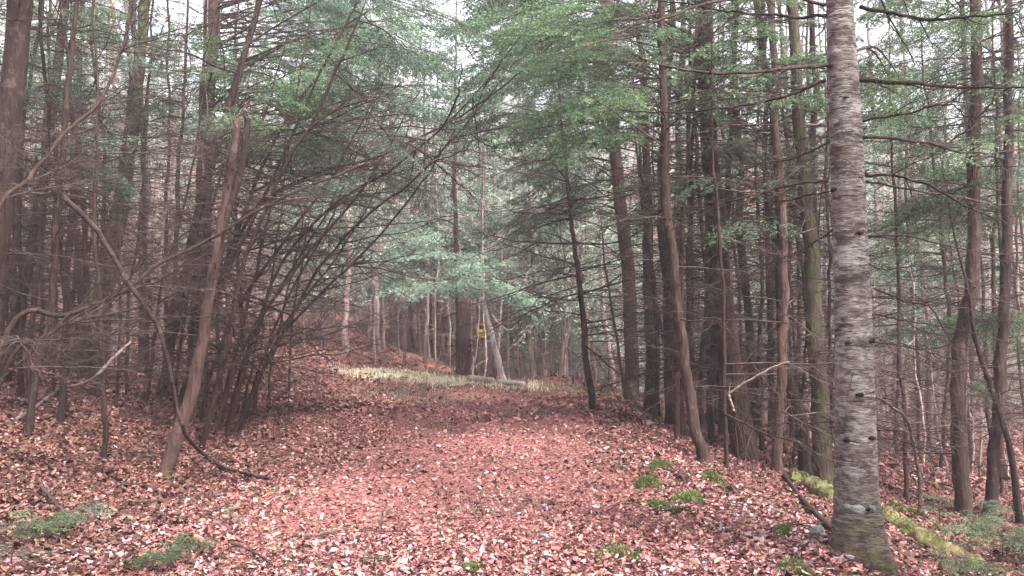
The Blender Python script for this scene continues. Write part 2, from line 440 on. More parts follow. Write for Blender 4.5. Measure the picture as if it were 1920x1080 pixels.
def bough(T, start_z, end, L2=1.2, fol='teal', n=3, r0=0.016, sag=0.12, twm=TWIG):
    """a long limb from the trunk at height start_z to the world point end; outer part leafy"""
    p0 = T.at(start_z); p1 = Vector(end) - T.base
    v = p1 - p0; Lt = v.length; S = 12
    s = np.linspace(0, 1, S); P = np.array(p0)[None] + s[:, None] * np.array(v)[None]
    P[:, 2] += sag * Lt * np.sin(np.pi * s) - 0.05 * Lt * s ** 2
    P[1:] += np.cumsum(rng.normal(0, .012 * Lt, (S - 1, 3)), axis=0) * 0.35
    R = np.linspace(r0, r0 * .3, S)
    mb = MB(); mb.tubes(P[None], R[None], 5)
    Q, RQ, lq = grow(P[None], R[None], int(4 + Lt * 4), .15, .98, 0.35 + 0.12 * Lt, .8, S=5, wob=.05, flat=.5)
    mb.tubes(Q, np.maximum(RQ * .6, .0016), 3)
    Q2, RQ2, _ = grow(Q, RQ * .6, 4, .2, .95, lq * .5, .8, S=3, wob=.05, flat=.4)
    mb.tubes(Q2, np.maximum(RQ2, .0012), 3)
    b = link('branch', mb.mesh('branch', twm), T.root)
    src = (SPRAY_FAR if T.Y > 19 else SPRAY)[fol]
    for i in range(n):
        u = 0.45 + 0.5 * (i + random.random()) / n
        q = Vector(P[int(u * (S - 1))]); az = math.atan2(v.y, v.x) + random.uniform(-1.0, 1.0) * (0.3 if i == n - 1 else 1)
        d = Vector((math.cos(az), math.sin(az), random.uniform(-.45, .1))).normalized()
        link('foliage', random.choice(src)[1], b, frame(q, q + d * L2 * random.uniform(.7, 1.2), random.uniform(-.4, .4)))
    return b

def boughs_to(T, boxes, n, dd=(-1.5, 1.5), fol='teal', L2=1.1, k=3, r0=0.014):
    for i in range(n):
        x0, y0, x1, y1 = random.choice(boxes)
        e = pt(random.uniform(x0, x1), random.uniform(y0, y1), T.Y + random.uniform(*dd))
        h = (Vector((e.x, e.y, 0)) - Vector((T.base.x, T.base.y, 0))).length
        z = e.z - T.base.z - random.uniform(-0.25, 0.35) * h * 0.8
        z = min(max(z, 0.8), T.P[-1, 2] * .95)
        bough(T, z, e, L2, fol, k, r0, sag=random.uniform(-.02, .14))

def px_limb(T, pts, r0, r1, name='branch', mat=TWIG, ntw=10, ltw=0.4, sides=6, parent=None, Yend=0.0, wob=.05):
    """limb following a list of pixels near the depth of its tree, in the tree's space"""
    Y0 = T.Y; n = len(pts)
    W = [pt(a, b, Y0 + Yend * i / (n - 1)) - T.base for i, (a, b) in enumerate(pts)]
    P = catmull(W, 6 * n); R = np.linspace(r0, r1, len(P))
    P = P + np.cumsum(rng.normal(0, .004, P.shape), axis=0)
    mb = MB(); mb.tubes(P[None], R[None], sides)
    if ntw:
        Q, RQ, lq = grow(P[None], R[None], ntw, .1, .98, ltw, .8, S=6, wob=wob, flat=.35)
        RQ = np.clip(RQ, .0018, .006); mb.tubes(Q, RQ, 4)
        Q2, RQ2, _ = grow(Q, RQ, 4, .2, .95, lq * .5, .8, S=4, wob=.06, flat=.3)
        mb.tubes(Q2, np.maximum(RQ2, .0012), 3)
    return link(name, mb.mesh(name, mat), parent or T.root)

exec_order = None
# ------------------------------------------------------------------ ground, path, grass strip
def grid_axis(lo, hi, n, c=0.0, p=2.6):
    u = np.linspace(-1, 1, n); s = np.sign(u) * np.abs(u) ** p
    return np.where(s < 0, c + s * (c - lo), c + s * (hi - c))
def ground_mat(name, path=False):
    m, t, b, o = nodes(name)
    v = mapping(t, (1, 1, 1))
    vo = t.nodes.new('ShaderNodeTexVoronoi'); vo.inputs['Scale'].default_value = 26; vo.inputs['Randomness'].default_value = 1
    n0 = noise(t, v, 9, 3); add = t.nodes.new('ShaderNodeVectorMath'); add.operation = 'MULTIPLY_ADD'
    t.links.new(n0.outputs[1], add.inputs[0]); add.inputs[1].default_value = (.12, .12, .12); t.links.new(v, add.inputs[2])
    t.links.new(add.outputs[0], vo.inputs['Vector'])
    sep = t.nodes.new('ShaderNodeSeparateColor'); t.links.new(vo.outputs['Color'], sep.inputs[0])
    if path: st = [(0, (.08, .030, .031)), (.4, (.165, .064, .059)), (.75, (.26, .118, .108)), (1, (.42, .26, .27))]
    else: st = [(0, (.06, .024, .018)), (.35, (.16, .062, .046)), (.7, (.27, .12, .088)), (1, (.44, .30, .28))]
    c = ramp(t, sep.outputs[0], st)
    n1 = noise(t, v, 1.1, 5); n2 = noise(t, v, 40, 3)
    col = mix(t, ramp(t, n2.outputs[0], [(.4, (0, 0, 0)), (.65, (1, 1, 1))]).outputs[0], c.outputs[0], (.175, .069, .062) if path else (.15, .06, .045))
    col = mix(t, ramp(t, n1.outputs[0], [(.35, (0, 0, 0)), (.65, (.6, .6, .6))]).outputs[0], col, (.20, .080, .070) if path else (.20, .10, .075))
    t.links.new(col, b.inputs['Base Color']); b.inputs['Roughness'].default_value = .95; b.inputs['Specular IOR Level'].default_value = .15
    hgt = math_n(t, 'ADD', sep.outputs[1], n2.outputs[0]); bump(t, b, hgt, .7, .03)
    return m
GX = np.sort(np.unique(np.concatenate([grid_axis(-160, 160, 420, 0, 2.4)])))
GY = np.concatenate([np.linspace(-12, 1.5, 20), 1.5 + 210 * (np.linspace(0, 1, 420)[1:] ** 2.3)])
X, Yg = np.meshgrid(GX, GY)
Z = H(X, Yg)
mb = MB(); nx, ny = len(GX), len(GY)
i, j = np.meshgrid(np.arange(ny - 1), np.arange(nx - 1), indexing='ij')
q = np.stack([i * nx + j, i * nx + j + 1, (i + 1) * nx + j + 1, (i + 1) * nx + j], -1).reshape(-1, 4)
mb.add(np.stack([X, Yg, Z], -1).reshape(-1, 3), q)
tag(link('ground', mb.mesh('ground', ground_mat('leafy_ground'))), kind='structure')
def path_edges(y):
    l = -2.1 + 0.25 * np.sin(y * .7) + .12 * np.sin(y * 2.3) - 0.10 * np.clip(y - 14, 0, 20)
    r = 1.35 + 0.2 * np.sin(y * .9 + 1) + .1 * np.sin(y * 3.1)
    return l, r
ys = np.linspace(-4, 25, 260); us = np.linspace(0, 1, 34)
l, r = path_edges(ys); PX = l[:, None] + (r - l)[:, None] * us[None]; PY = np.repeat(ys[:, None], 34, 1)
edge = np.minimum(us, 1 - us)[None] * (r - l)[:, None]
PZ = H(PX, PY) + 0.006 - .03 * np.exp(-(edge / .12) ** 2)
mb = MB(); i, j = np.meshgrid(np.arange(259), np.arange(33), indexing='ij')
mb.add(np.stack([PX, PY, PZ], -1).reshape(-1, 3), np.stack([i * 34 + j, i * 34 + j + 1, (i + 1) * 34 + j + 1, (i + 1) * 34 + j], -1).reshape(-1, 4))
tag(link('path', mb.mesh('path', ground_mat('trodden_path', True))), kind='structure')

# leaf litter
def litter_mat(name, stops, trans=.15, rough=.7):
    m, t, b, o = nodes(name)
    g = t.nodes.new('ShaderNodeNewGeometry'); r = ramp(t, g.outputs['Random Per Island'], stops)
    n = noise(t, mapping(t, (1, 1, 1)), 60, 2)
    c = mix(t, .35, r.outputs[0], n.outputs[0], 'OVERLAY')
    t.links.new(c, b.inputs['Base Color']); b.inputs['Roughness'].default_value = rough; b.inputs['Specular IOR Level'].default_value = .35
    return m
def litter(name, N, fy, fx, size, mat, label, lift=.022, tilt=.5, seed=1, dens=None):
    g = np.random.default_rng(seed)
    y = fy(g, N); x = fx(g, y)
    if dens is not None:
        k = g.uniform(0, 1, N) < dens(x, y); x, y = x[k], y[k]
    N = len(x); z = H(x, y)
    s = size * np.clip(g.lognormal(-.12, .45, N), .25, 1.9) * (1 + 0.02 * np.clip(y - 8, 0, 40)); az = g.uniform(0, 6.28, N)
    tl = g.normal(0, tilt, N); t2 = g.normal(0, tilt, N)
    # outline of one leaf: base, two side points, tip, folded on the midrib
    asp = g.uniform(.5, .95, N); fold = g.normal(.10, .12, N); curl = g.normal(.05, .14, N)
    U = np.array([[-.5, 0], [-.2, .36], [.12, .40], [.5, 0], [.12, -.40], [-.2, -.36]])
    V = np.zeros((N, 6, 3)); jit = g.normal(0, .07, (N, 6, 2))
    V[..., 0] = (U[None, :, 0] + jit[..., 0]) ; V[..., 1] = (U[None, :, 1] + jit[..., 1]) * asp[:, None]
    V[..., 2] = np.abs(U[None, :, 1]) * fold[:, None] * 2.4 + curl[:, None] * (U[None, :, 0] * 2) ** 2
    V *= s[:, None, None]
    c, sn = np.cos(tl)[:, None], np.sin(tl)[:, None]
    V = np.stack([V[..., 0] * c + V[..., 2] * sn, V[..., 1], -V[..., 0] * sn + V[..., 2] * c], -1)
    c, sn = np.cos(t2)[:, None], np.sin(t2)[:, None]
    V = np.stack([V[..., 0], V[..., 1] * c - V[..., 2] * sn, V[..., 1] * sn + V[..., 2] * c], -1)
    c, sn = np.cos(az)[:, None], np.sin(az)[:, None]
    V = np.stack([V[..., 0] * c - V[..., 1] * sn, V[..., 0] * sn + V[..., 1] * c, V[..., 2]], -1)
    V += np.stack([x, y, z + g.uniform(0.3, 1.0, N) * lift + s * .1], -1)[:, None]
    k = np.arange(N)[:, None] * 6
    q = np.concatenate([k + np.array([[0, 3, 2, 1]]), k + np.array([[0, 5, 4, 3]])])
    mb = MB(); mb.add(V.reshape(-1, 3), q)
    return tag(link(name, mb.mesh(name, mat, smooth=False)), label, 'leaves', kind='stuff')
RED = litter_mat('red_litter', [(0, (.035, .015, .015)), (.25, (.11, .039, .040)), (.5, (.21, .076, .078)), (.72, (.30, .125, .122)), (.8, (.34, .17, .11)), (.9, (.37, .20, .19)), (1, (.42, .30, .32))])
PALE = litter_mat('pale_litter', [(0, (.22, .11, .10)), (.3, (.34, .20, .20)), (.65, (.29, .21, .235)), (.93, (.34, .275, .315)), (1, (.43, .38, .42))])
def fy1(g, N): return 3.2 + 11.5 * g.uniform(0, 1, N) ** 1.25
def fx1(g, y): return g.uniform(-1, 1, len(y)) * (.68 * y + 1.2)
def fy2(g, N): return 13 + 32 * g.uniform(0, 1, N) ** 1.3
def onpath(x, y):
    l, r = path_edges(y); return sstep(-.4, .5, np.minimum(x - l, r - x))
litter('leaf_litter', 330000, fy1, fx1, .032, RED, 'red brown fallen leaves covering the forest floor and trail', seed=1, dens=lambda x, y: 1 - .82 * onpath(x, y) * sstep(4.3, 8, y))
litter('distant_leaf_litter', 150000, fy2, fx1, .058, RED, 'red brown fallen leaves beyond the first bend of the trail', seed=2, dens=lambda x, y: 1 - .85 * onpath(x, y), lift=.03)
litter('leaf_crumbs', 120000, lambda g, N: 3.5 + 21 * g.uniform(0, 1, N) ** 1.2, lambda g, y: -.35 + g.uniform(-1, 1, len(y)) * 2.1, .019, RED, 'small crumbled leaf bits trodden into the trail', seed=6, lift=.008, tilt=.3)
DARK_BROWN = litter_mat('dark_brown_litter', [(0, (.02, .010, .009)), (.4, (.06, .028, .022)), (.8, (.12, .055, .042)), (1, (.22, .12, .10))])
def dark_d(x, y):  # dark brown leaves, densest on the left bank, some right and mid ground
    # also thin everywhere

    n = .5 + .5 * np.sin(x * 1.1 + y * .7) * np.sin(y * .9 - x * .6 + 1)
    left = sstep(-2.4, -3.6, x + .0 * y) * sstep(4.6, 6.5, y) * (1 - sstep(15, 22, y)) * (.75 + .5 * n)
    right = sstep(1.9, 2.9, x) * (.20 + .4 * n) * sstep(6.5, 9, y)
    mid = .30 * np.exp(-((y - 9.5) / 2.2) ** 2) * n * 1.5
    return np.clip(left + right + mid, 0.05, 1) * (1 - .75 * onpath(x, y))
litter('dark_leaf_litter', 190000, lambda g, N: 4 + 19 * g.uniform(0, 1, N) ** 1.25, fx1, .044, DARK_BROWN, 'dark brown leaves lying on the left bank and under the right hand row', seed=8, dens=dark_d, lift=.036)
def pale_d(x, y):
    p = .5 + .5 * np.sin(x * 1.7 + .6 * y) * np.sin(y * 1.3 - x * .8) + .35 * np.sin(x * 4.1 - y * 3) * .5
    return np.clip(p, .05, 1) * (1 - .6 * onpath(x, y) * sstep(5, 7.5, y)) * (1 - .6 * sstep(-3.0, -4, x) * sstep(5.5, 7, y)) * np.clip(1.25 - (y - 4) / 4.5, .06, 1)
litter('pale_fallen_leaves', 48000, fy1, fx1, .037, PALE, 'pale lilac grey fallen leaves scattered over the red ones', seed=3, dens=pale_d, lift=.028)

# fallen twigs among the leaves
def twig_litter():
    g = np.random.default_rng(11); N = 1500
    y = 3.5 + 22 * g.uniform(0, 1, N) ** 1.4; x = fx1(g, y)
    k = (x > 1.4) | (x < -2.4); k |= g.uniform(0, 1, N) < .12; x, y = x[k], y[k]; N = len(x)
    az = g.uniform(0, 6.28, N); L = g.uniform(.15, .8, N); s = np.linspace(-.5, .5, 5)
    XX = x[:, None] + np.cos(az)[:, None] * s * L[:, None] + g.normal(0, .012, (N, 5))
    YY = y[:, None] + np.sin(az)[:, None] * s * L[:, None] + g.normal(0, .012, (N, 5))
    ZZ = H(XX, YY) + .025 + g.uniform(0, .09, N)[:, None] * (s[None] + .5)
    P = np.stack([XX, YY, ZZ], -1); R = g.uniform(.0018, .006, N)[:, None] * np.linspace(1, .5, 5)[None]
    mb = MB(); mb.tubes(P, R, 4)
    Q, RQ, _ = grow(P, R, 2, .2, .9, .18, .7, S=3, flat=.5, g=g); mb.tubes(Q, np.maximum(RQ, .0012), 3)
    tag(link('fallen_twigs', mb.mesh('fallen_twigs', TWIG)), 'thin dry twigs strewn over the leaf litter beside the trail', 'twigs', kind='stuff')
twig_litter()

# grass blades
GRASS_DRY = leaf_mat('dry_grass', (.40, .34, .23), (.62, .56, .41), (.78, .73, .58), .3)
GRASS_GRN = leaf_mat('green_grass', (.15, .16, .08), (.26, .27, .15), (.42, .41, .26), .3)
def grass(name, x, y, h, w, mat, label, seed=5, cat='grass', lean=.35, kind='stuff'):
    g = np.random.default_rng(seed); N = len(x)
    P = np.stack([x, y, H(x, y) - .01], -1); az = g.uniform(0, 6.28, N)
    D = np.stack([np.cos(az) * g.uniform(0, lean * 2, N), np.sin(az) * g.uniform(0, lean * 2, N), np.ones(N)], -1); D /= np.linalg.norm(D, axis=1, keepdims=True)
    W = np.stack([-np.sin(az), np.cos(az), np.zeros(N)], -1)
    mb = MB(); mb.leaves(P, D, W, h * g.uniform(.35, 1.3, N) * (.75 + .45 * np.sin(x * 5.1 + y * 3) * np.sin(y * 7 - x * 2)), w)
    return tag(link(name, mb.mesh(name, mat, smooth=False)), label, cat, kind=kind)
def strip_pts(N, pts, width, seed):
    g = np.random.default_rng(seed); P = catmull([Vector((p.x, p.y, 0)) for p in pts], 60)[:, :2]
    i = g.integers(0, 59, N); u = g.uniform(0, 1, N)[:, None]; c = P[i] * (1 - u) + P[i + 1] * u
    c = c + g.normal(0, 1, (N, 2)) * width * np.array([.8, 1.0]); return c[:, 0], c[:, 1]
gp = [hit(a, b) for a, b in ((668, 700), (720, 706), (800, 712), (870, 718), (930, 724), (968, 727))]
x, y = strip_pts(15000, gp, .50, 21)
_la, _lb = hit(874, 716), hit(990, 727); _k = ~((x > _la.x) & (x < _lb.x) & (y < max(_la.y, _lb.y) + .1)); _k |= np.random.default_rng(2).uniform(0, 1, len(x)) < .12
x, y = x[_k], y[_k]
grass('dry_grass_strip', x, y, .13, .016, GRASS_DRY, 'pale yellow dry grass strip across the end of the trail', 22)
gp2 = [hit(a, b) for a, b in ((1010, 728), (1080, 733), (1150, 738))]
x, y = strip_pts(1800, gp2, .5, 23)
grass('green_grass_verge', x, y, .10, .015, GRASS_GRN, 'grey green grass verge right of the two short logs', 24)
x, y = strip_pts(900, [hit(700, 740), hit(770, 752), hit(830, 745)], .8, 25)
grass('sparse_trail_grass', x, y, .17, .010, GRASS_GRN, 'sparse green grass tufts left of the trail before the dry strip', 26)

# ------------------------------------------------------------------ big grey tree on the right
def grey_bark():
    m, t, b, o = nodes('grey_ridged_bark')
    v = mapping(t, (1, 1, 1)); 
    vz = mapping(t, (1, 1, 4.2)); n1 = noise(t, vz, 11, 6, .7); n2 = noise(t, mapping(t, (1, 1, 2.2)), 3.2, 4); n3 = noise(t, mapping(t, (1, 1, 7)), 24, 4, .65)
    c = ramp(t, n1.outputs[0], [(.38, (.018, .012, .012)), (.45, (.09, .065, .062)), (.50, (.24, .195, .185)), (.60, (.40, .355, .345)), (.74, (.60, .565, .555))])
    c3 = ramp(t, n3.outputs[0], [(.40, (.05, .036, .035)), (.48, (.24, .20, .195)), (.66, (.60, .57, .57))])
    col = mix(t, .42, c.outputs[0], c3.outputs[0])
    n6 = noise(t, mapping(t, (1, 1, 9)), 4.5, 5, .75); dk = ramp(t, n6.outputs[0], [(.38, (1, 1, 1)), (.46, (0, 0, 0))])
    col = mix(t, dk.outputs[0], col, (.03, .02, .019))
    col = mix(t, ramp(t, n2.outputs[0], [(.45, (0, 0, 0)), (.72, (.75, .75, .75))]).outputs[0], col, (.15, .105, .098))
    sep = t.nodes.new('ShaderNodeSeparateXYZ'); t.links.new(v, sep.inputs[0])
    n4 = noise(t, v, 6, 4)
    hgt = math_n(t, 'ADD', sep.outputs[2], math_n(t, 'MULTIPLY', n4.outputs[0], .9))
    mossf = ramp(t, hgt, [(.50, (.9, .9, .9)), (.70, (.5, .5, .5)), (1.0, (0, 0, 0))])
    n5 = noise(t, v, 16, 4); mcol = ramp(t, n5.outputs[0], [(.40, (.06, .040, .030)), (.54, (.10, .075, .045)), (.66, (.13, .12, .055)), (.80, (.17, .175, .07))])
    n7 = noise(t, mapping(t, (1, 1, 1.6)), 2.6, 5, .7); col = mix(t, ramp(t, n7.outputs[0], [(.54, (0, 0, 0)), (.62, (.65, .65, .65))]).outputs[0], col, (.47, .45, .44))
    n8 = noise(t, mapping(t, (1, 1, 2.4)), 3.7, 5, .7); col = mix(t, ramp(t, n8.outputs[0], [(.52, (0, 0, 0)), (.62, (.85, .85, .85))]).outputs[0], col, (.055, .038, .035))
    col = mix(t, mossf.outputs[0], col, mcol.outputs[0])
    # broad brown zone above the moss
    br = ramp(t, math_n(t, 'ADD', sep.outputs[2], math_n(t, 'MULTIPLY', n2.outputs[0], 1.4)), [(1.0, (.7, .7, .7)), (2.4, (0, 0, 0))])
    br.color_ramp.elements[1].position = 1.0; br.color_ramp.elements[0].position = .0
    t.links.new(col, b.inputs['Base Color']); b.inputs['Roughness'].default_value = .85; b.inputs['Specular IOR Level'].default_value = .25
    hh = math_n(t, 'ADD', n1.outputs[0], math_n(t, 'MULTIPLY', n3.outputs[0], .6)); bump(t, b, hh, 1.0, .03)
    return m
GREY = grey_bark()
LICHEN = bark_mat('pale_lichen', (.20, .20, .195), (.32, .335, .33), (.44, .45, .45), sz=2, scale=20)
DARKM = bark_mat('dark_knot', (.012, .009, .008), (.03, .022, .02), (.06, .045, .04))
def big_tree():
    base = hit(1612, 1050); px = [(1612, 1050), (1606, 940), (1604, 800), (1600, 600), (1594, 450), (1586, 250), (1579, 100), (1574, 0)]
    Y = base.y; pts = [Vector(base)] + [pt(a, b, Y) for a, b in px[1:]]
    top = pts[-1]
    for k in range(1, 6): pts.append(top + Vector((-.03 * k, 0, 1.9 * k)))
    loc = [Vector((0, 0, -.3))] + [p - base for p in pts]
    S = 300; P = catmull(loc, S); 
    # denser near the ground: re-sample by height
    z = P[:, 2]; zz = np.concatenate([np.linspace(-.3, 4.2, 330), np.linspace(4.25, z[-1], 60)])
    P = np.stack([np.interp(zz, z, P[:, k]) for k in range(3)], -1)
    hp = [-.3, 0, .45, .87, 1.8, 2.7, 3.7, z[-1]]; k = Y / F / 2
    R = np.interp(zz, hp, [86 * k, 84 * k, 77 * k, 73 * k, 65 * k, 59 * k, 46 * k, 12 * k])
    R = R + .050 * np.exp(-np.clip(zz, 0, 9) / .16)
    sides = 72; mb = MB(); mb.tubes(P[None], R[None], sides, cap=True)
    v = mb.v[0].reshape(len(P), sides, 3); a = np.linspace(0, 2 * np.pi, sides, endpoint=False)[None]; Zc = zz[:, None]
    g = np.random.default_rng(5)
    m = 1 + .09 * np.exp(-np.clip(Zc, 0, 9) / .22) * (np.sin(a * 5 + .6) + .6 * np.sin(a * 3 + 2.0)) + .02 * np.sin(a * 2 + Zc * 1.5)
    # horizontal ridges and creases
    for _ in range(420):
        z0 = g.uniform(.25, 4.6); a0 = g.uniform(0, 6.28); wa = g.uniform(.12, .7); wz = g.uniform(.008, .022); am = g.uniform(-.06, .03)
        da = np.angle(np.exp(1j * (a - a0 - 0))); m = m + am * np.exp(-(da / wa) ** 2) * np.exp(-((Zc - z0 - .03 * np.sin(a * 3 + z0)) / wz) ** 2)
    m = m + g.normal(0, .009, m.shape)
    mb.v[0] = (P[:, None] + (v - P[:, None]) * m[..., None]).reshape(-1, 3)
    root = empty('fir_tree', base, 'big grey tree with ridged pale bark and a mossy foot, right of the trail', 'tree')
    tr = link('trunk', mb.mesh('trunk', GREY), root)
    T = Tree(); T.root = root; T.P = P; T.R = R; T.base = base; T.Y = Y
    T.at = lambda z_: Vector([float(np.interp(z_, zz, P[:, k])) for k in range(3)])
    T.trunk = tr
    L = [  # pixels, r0, depth change, twigs
        ([(1612, 12), (1680, 22), (1770, 29), (1850, 20), (1925, 10)], .014, -.3, 8),
        ([(1612, 148), (1700, 148), (1800, 152), (1925, 150)], .016, -.5, 5),
        ([(1614, 255), (1680, 262), (1730, 272), (1800, 288), (1870, 292), (1930, 278)], .012, .4, 10),
        ([(1622, 328), (1680, 332), (1740, 350), (1800, 385), (1850, 408), (1890, 420)], .011, .2, 10),
        ([(1625, 342), (1700, 352), (1790, 366), (1860, 378), (1925, 382)], .009, .8, 8),
        ([(1630, 443), (1700, 441), (1760, 458), (1820, 476), (1900, 487)], .008, .6, 8),
        ([(1618, 230), (1680, 226), (1740, 210), (1790, 212), (1810, 250)], .008, -.5, 8),
        ([(1550, 124), (1480, 130), (1400, 139), (1300, 138), (1240, 128), (1195, 112)], .014, -.5, 10),
        ([(1548, 148), (1480, 168), (1400, 185), (1300, 202), (1230, 207), (1170, 203)], .012, .5, 9),
        ([(1552, 338), (1500, 343), (1440, 353), (1380, 368), (1340, 386), (1250, 430)], .010, .4, 12),
        ([(1555, 360), (1480, 375), (1400, 380), (1330, 388)], .007, .9, 8),
        ([(1550, 30), (1480, 34), (1400, 32), (1320, 30), (1200, 12)], .012, .3, 10),
        ([(1548, 8), (1460, -12), (1340, 2), (1260, 30), (1180, 52), (1140, 60)], .012, -.6, 8),
        ([(1555, 265), (1500, 290), (1430, 300), (1370, 330), (1300, 360)], .008, .6, 12),
        ([(1560, 430), (1500, 470), (1420, 500), (1350, 560)], .006, .8, 10),
        ([(1640, 540), (1700, 562), (1750, 578), (1790, 640), (1830, 655)], .008, -.2, 4),
        ([(1640, 640), (1700, 650), (1760, 670), (1800, 690), (1880, 700)], .007, .5, 8),
        ([(1640, 800), (1700, 815), (1760, 830), (1830, 850)], .006, .6, 8),
        ([(1640, 815), (1720, 840), (1760, 880), (1800, 915)], .005, .6, 6),
        ([(1636, 590), (1700, 600), (1770, 615), (1860, 640), (1925, 650)], .006, .4, 8),
        ([(1600, 480), (1640, 500), (1690, 495), (1720, 480)], .006, -.2, 6),
    ]
    for q, r, ye, nt_ in L:
        px_limb(T, q, r * 1.0, r * .35, ntw=nt_, ltw=.42, Yend=ye, mat=TWIG)
    # thin tangle of twigs hanging on the trunk at y 230-260
    for (a, b) in ((1578, 235), (1560, 362), (1590, 300), (1565, 540), (1600, 700)):
        p = pt(a, b, Y - .14) - base
        for _ in range(3):
            d = Vector((random.uniform(-.8, .8), -.4, random.uniform(-1, .2))).normalized()
            link('branch', random.choice(DEAD), root, frame(p, p + d * random.uniform(.18, .4)))
    # dark knots with short stubs
    for (a, b, w) in ((1600, 443, 16), (1580, 645, 12), (1622, 642, 10), (1548, 128, 12), (1557, 360, 12), (1616, 262, 10), (1622, 330, 10), (1575, 193, 6), (1562, 240, 6), (1598, 740, 14), (1578, 825, 12), (1620, 820, 12), (1610, 950, 8)):
        p = pt(a, b, Y) - base; c = T.at(p.z); rr = float(np.interp(p.z, zz, R))
        dx = max(-.97, min(.97, (p.x - c.x) / rr)); n = Vector((dx, -math.sqrt(1 - dx * dx), .1)).normalized()
        s0 = c + n * rr * .9; r_ = w * random.uniform(1.1, 1.7) / F * Y / 2
        mbk = MB(); mbk.tubes(np.array([[list(s0), list(s0 + n * .018), list(s0 + n * .03)]]), np.array([[r_, r_ * .8, r_ * .3]]), 9, cap=True)
        vv = mbk.v[0]; cc = np.array(list(s0)); vv[:, 2] = cc[2] + (vv[:, 2] - cc[2]) * .5; mbk.v[0] = vv + g.normal(0, .004, vv.shape)
        link('knot', mbk.mesh('knot', DARKM), root)
    # pale lichen patch
    for (a, b, w, h) in ((1590, 946, 46, 20), (1622, 944, 20, 14), (1590, 828, 26, 8)):
        p = pt(a, b, Y) - base; c = T.at(p.z); rr = float(np.interp(p.z, zz, R)) * 1.02
        U = np.linspace(-1, 1, 15); Wd = np.linspace(-1, 1, 7); vv = []
        a0 = math.asin(max(-.95, min(.95, (p.x - c.x) / rr)))
        da = (w / F * Y / 2) / rr; hh = h / F * Y / 2
        for w_ in Wd:
            for u in U:
                e = math.sqrt(max(0, 1 - u * u)) * (.75 + .25 * math.sin(5 * u + a)); an = a0 + da * u
                lift = .006 * (1 - u * u) * (1 - w_ * w_) - .004
                vv.append((c.x + (rr + lift) * math.sin(an), c.y - (rr + lift) * math.cos(an), p.z + hh * w_ * e - .012 * u))
        ii, jj = np.meshgrid(np.arange(6), np.arange(14), indexing='ij')
        mbk = MB(); mbk.add(vv, np.stack([ii * 15 + jj, ii * 15 + jj + 1, (ii + 1) * 15 + jj + 1, (ii + 1) * 15 + jj], -1).reshape(-1, 4))
        link('lichen_patch', mbk.mesh('lichen_patch', LICHEN), root)
    # root spur running to the lower right
    r0 = [(1630, 985), (1642, 1030), (1664, 1066), (1694, 1098)]
    W = []
    for i_, (a, b) in enumerate(r0):
        p = hit(a, b) if i_ > 1 else pt(a, b, Y - .03); W.append(p - base)
    Pn = catmull(W, 14); mbk = MB(); mbk.tubes(Pn[None], np.linspace(.06, .04, 14)[None], 12)
    link('root', mbk.mesh('root', GREY), root)
    for i_ in range(22):
        z_ = random.uniform(5.2, 13); az = random.uniform(0, 6.28); leafy_branch(T, T.at(z_), az, random.uniform(1.2, 2.2), 'green')
    return T
BIG = big_tree()

# ------------------------------------------------------------------ the right hand group
R = {}
R['fork'] = hero('conifer_tree', [(1400, 862), (1385, 760), (1355, 520), (1335, 300), (1318, 0)], 44, 26, 'widest of the dark knobby trunks in the row left of the big grey tree', leafy=7, lz=(3.6, 8), dead=22, height=13, sides=16)
R['bent'] = hero('conifer_tree', [(1322, 868), (1308, 770), (1288, 650), (1262, 450), (1243, 280), (1238, 120)], 22, 15, 'slender dark tree with a kinked foot, first of the right hand row beside the trail', dead=16, leafy=5, lz=(3.2, 7), height=9)
R['curve'] = hero('young_tree', [(1312, 800), (1280, 720), (1240, 610), (1218, 500), (1208, 420)], 15, 9, 'thin curved trunk leaning left across the kinked slender tree', dead=10, height=6, Y=None)
R['dark'] = hero('conifer_tree', [(1545, 905), (1536, 700), (1522, 480), (1506, 300), (1490, 60)], 35, 20, 'dark mossy trunk standing directly left of the big grey tree', mat=BARK_MOSS, dead=18, leafy=7, lz=(3.6, 8), sides=14)
R['snake'] = hero('conifer_tree', [(1512, 892), (1495, 770), (1474, 660), (1466, 420), (1448, 210), (1428, 60)], 24, 13, 'wavy dark trunk just left of the dark mossy trunk', dead=16, leafy=5, lz=(3.4, 8))
R['red'] = hero('conifer_tree', [(1458, 882), (1462, 700), (1468, 540), (1466, 300), (1456, 50)], 20, 13, 'straight reddish brown trunk between the widest dark trunk and the wavy one', mat=BARK_RED, dead=16, leafy=3, lz=(4, 8))
R['back'] = hero('conifer_tree', [(1416, 815), (1406, 640), (1392, 420), (1384, 180), (1380, 40)], 18, 11, 'dark trunk standing close behind the widest dark trunk', dead=14, leafy=5, lz=(3.5, 9))
R['pair'] = hero('conifer_tree', [(1185, 752), (1180, 600), (1166, 400), (1150, 220), (1140, 0)], 27, 20, 'thick straight trunk at the far left of the right hand row, reddish lower down', mat=BARK_RED, dead=16, leafy=8, lz=(4.5, 10), dz=(1, 8), height=15)
R['pairb'] = hero('conifer_tree', [(1210, 775), (1208, 600), (1203, 450), (1198, 300), (1192, 100)], 19, 13, 'dark trunk standing close right of the thick reddish trunk', dead=14, leafy=7, lz=(4, 9), dz=(1, 7))
R['pairc'] = hero('young_tree', [(1226, 790), (1236, 660), (1222, 500), (1204, 330)], 10, 6, 'thin bowed dark stem right of the pair of straight trunks', dead=10, height=7)
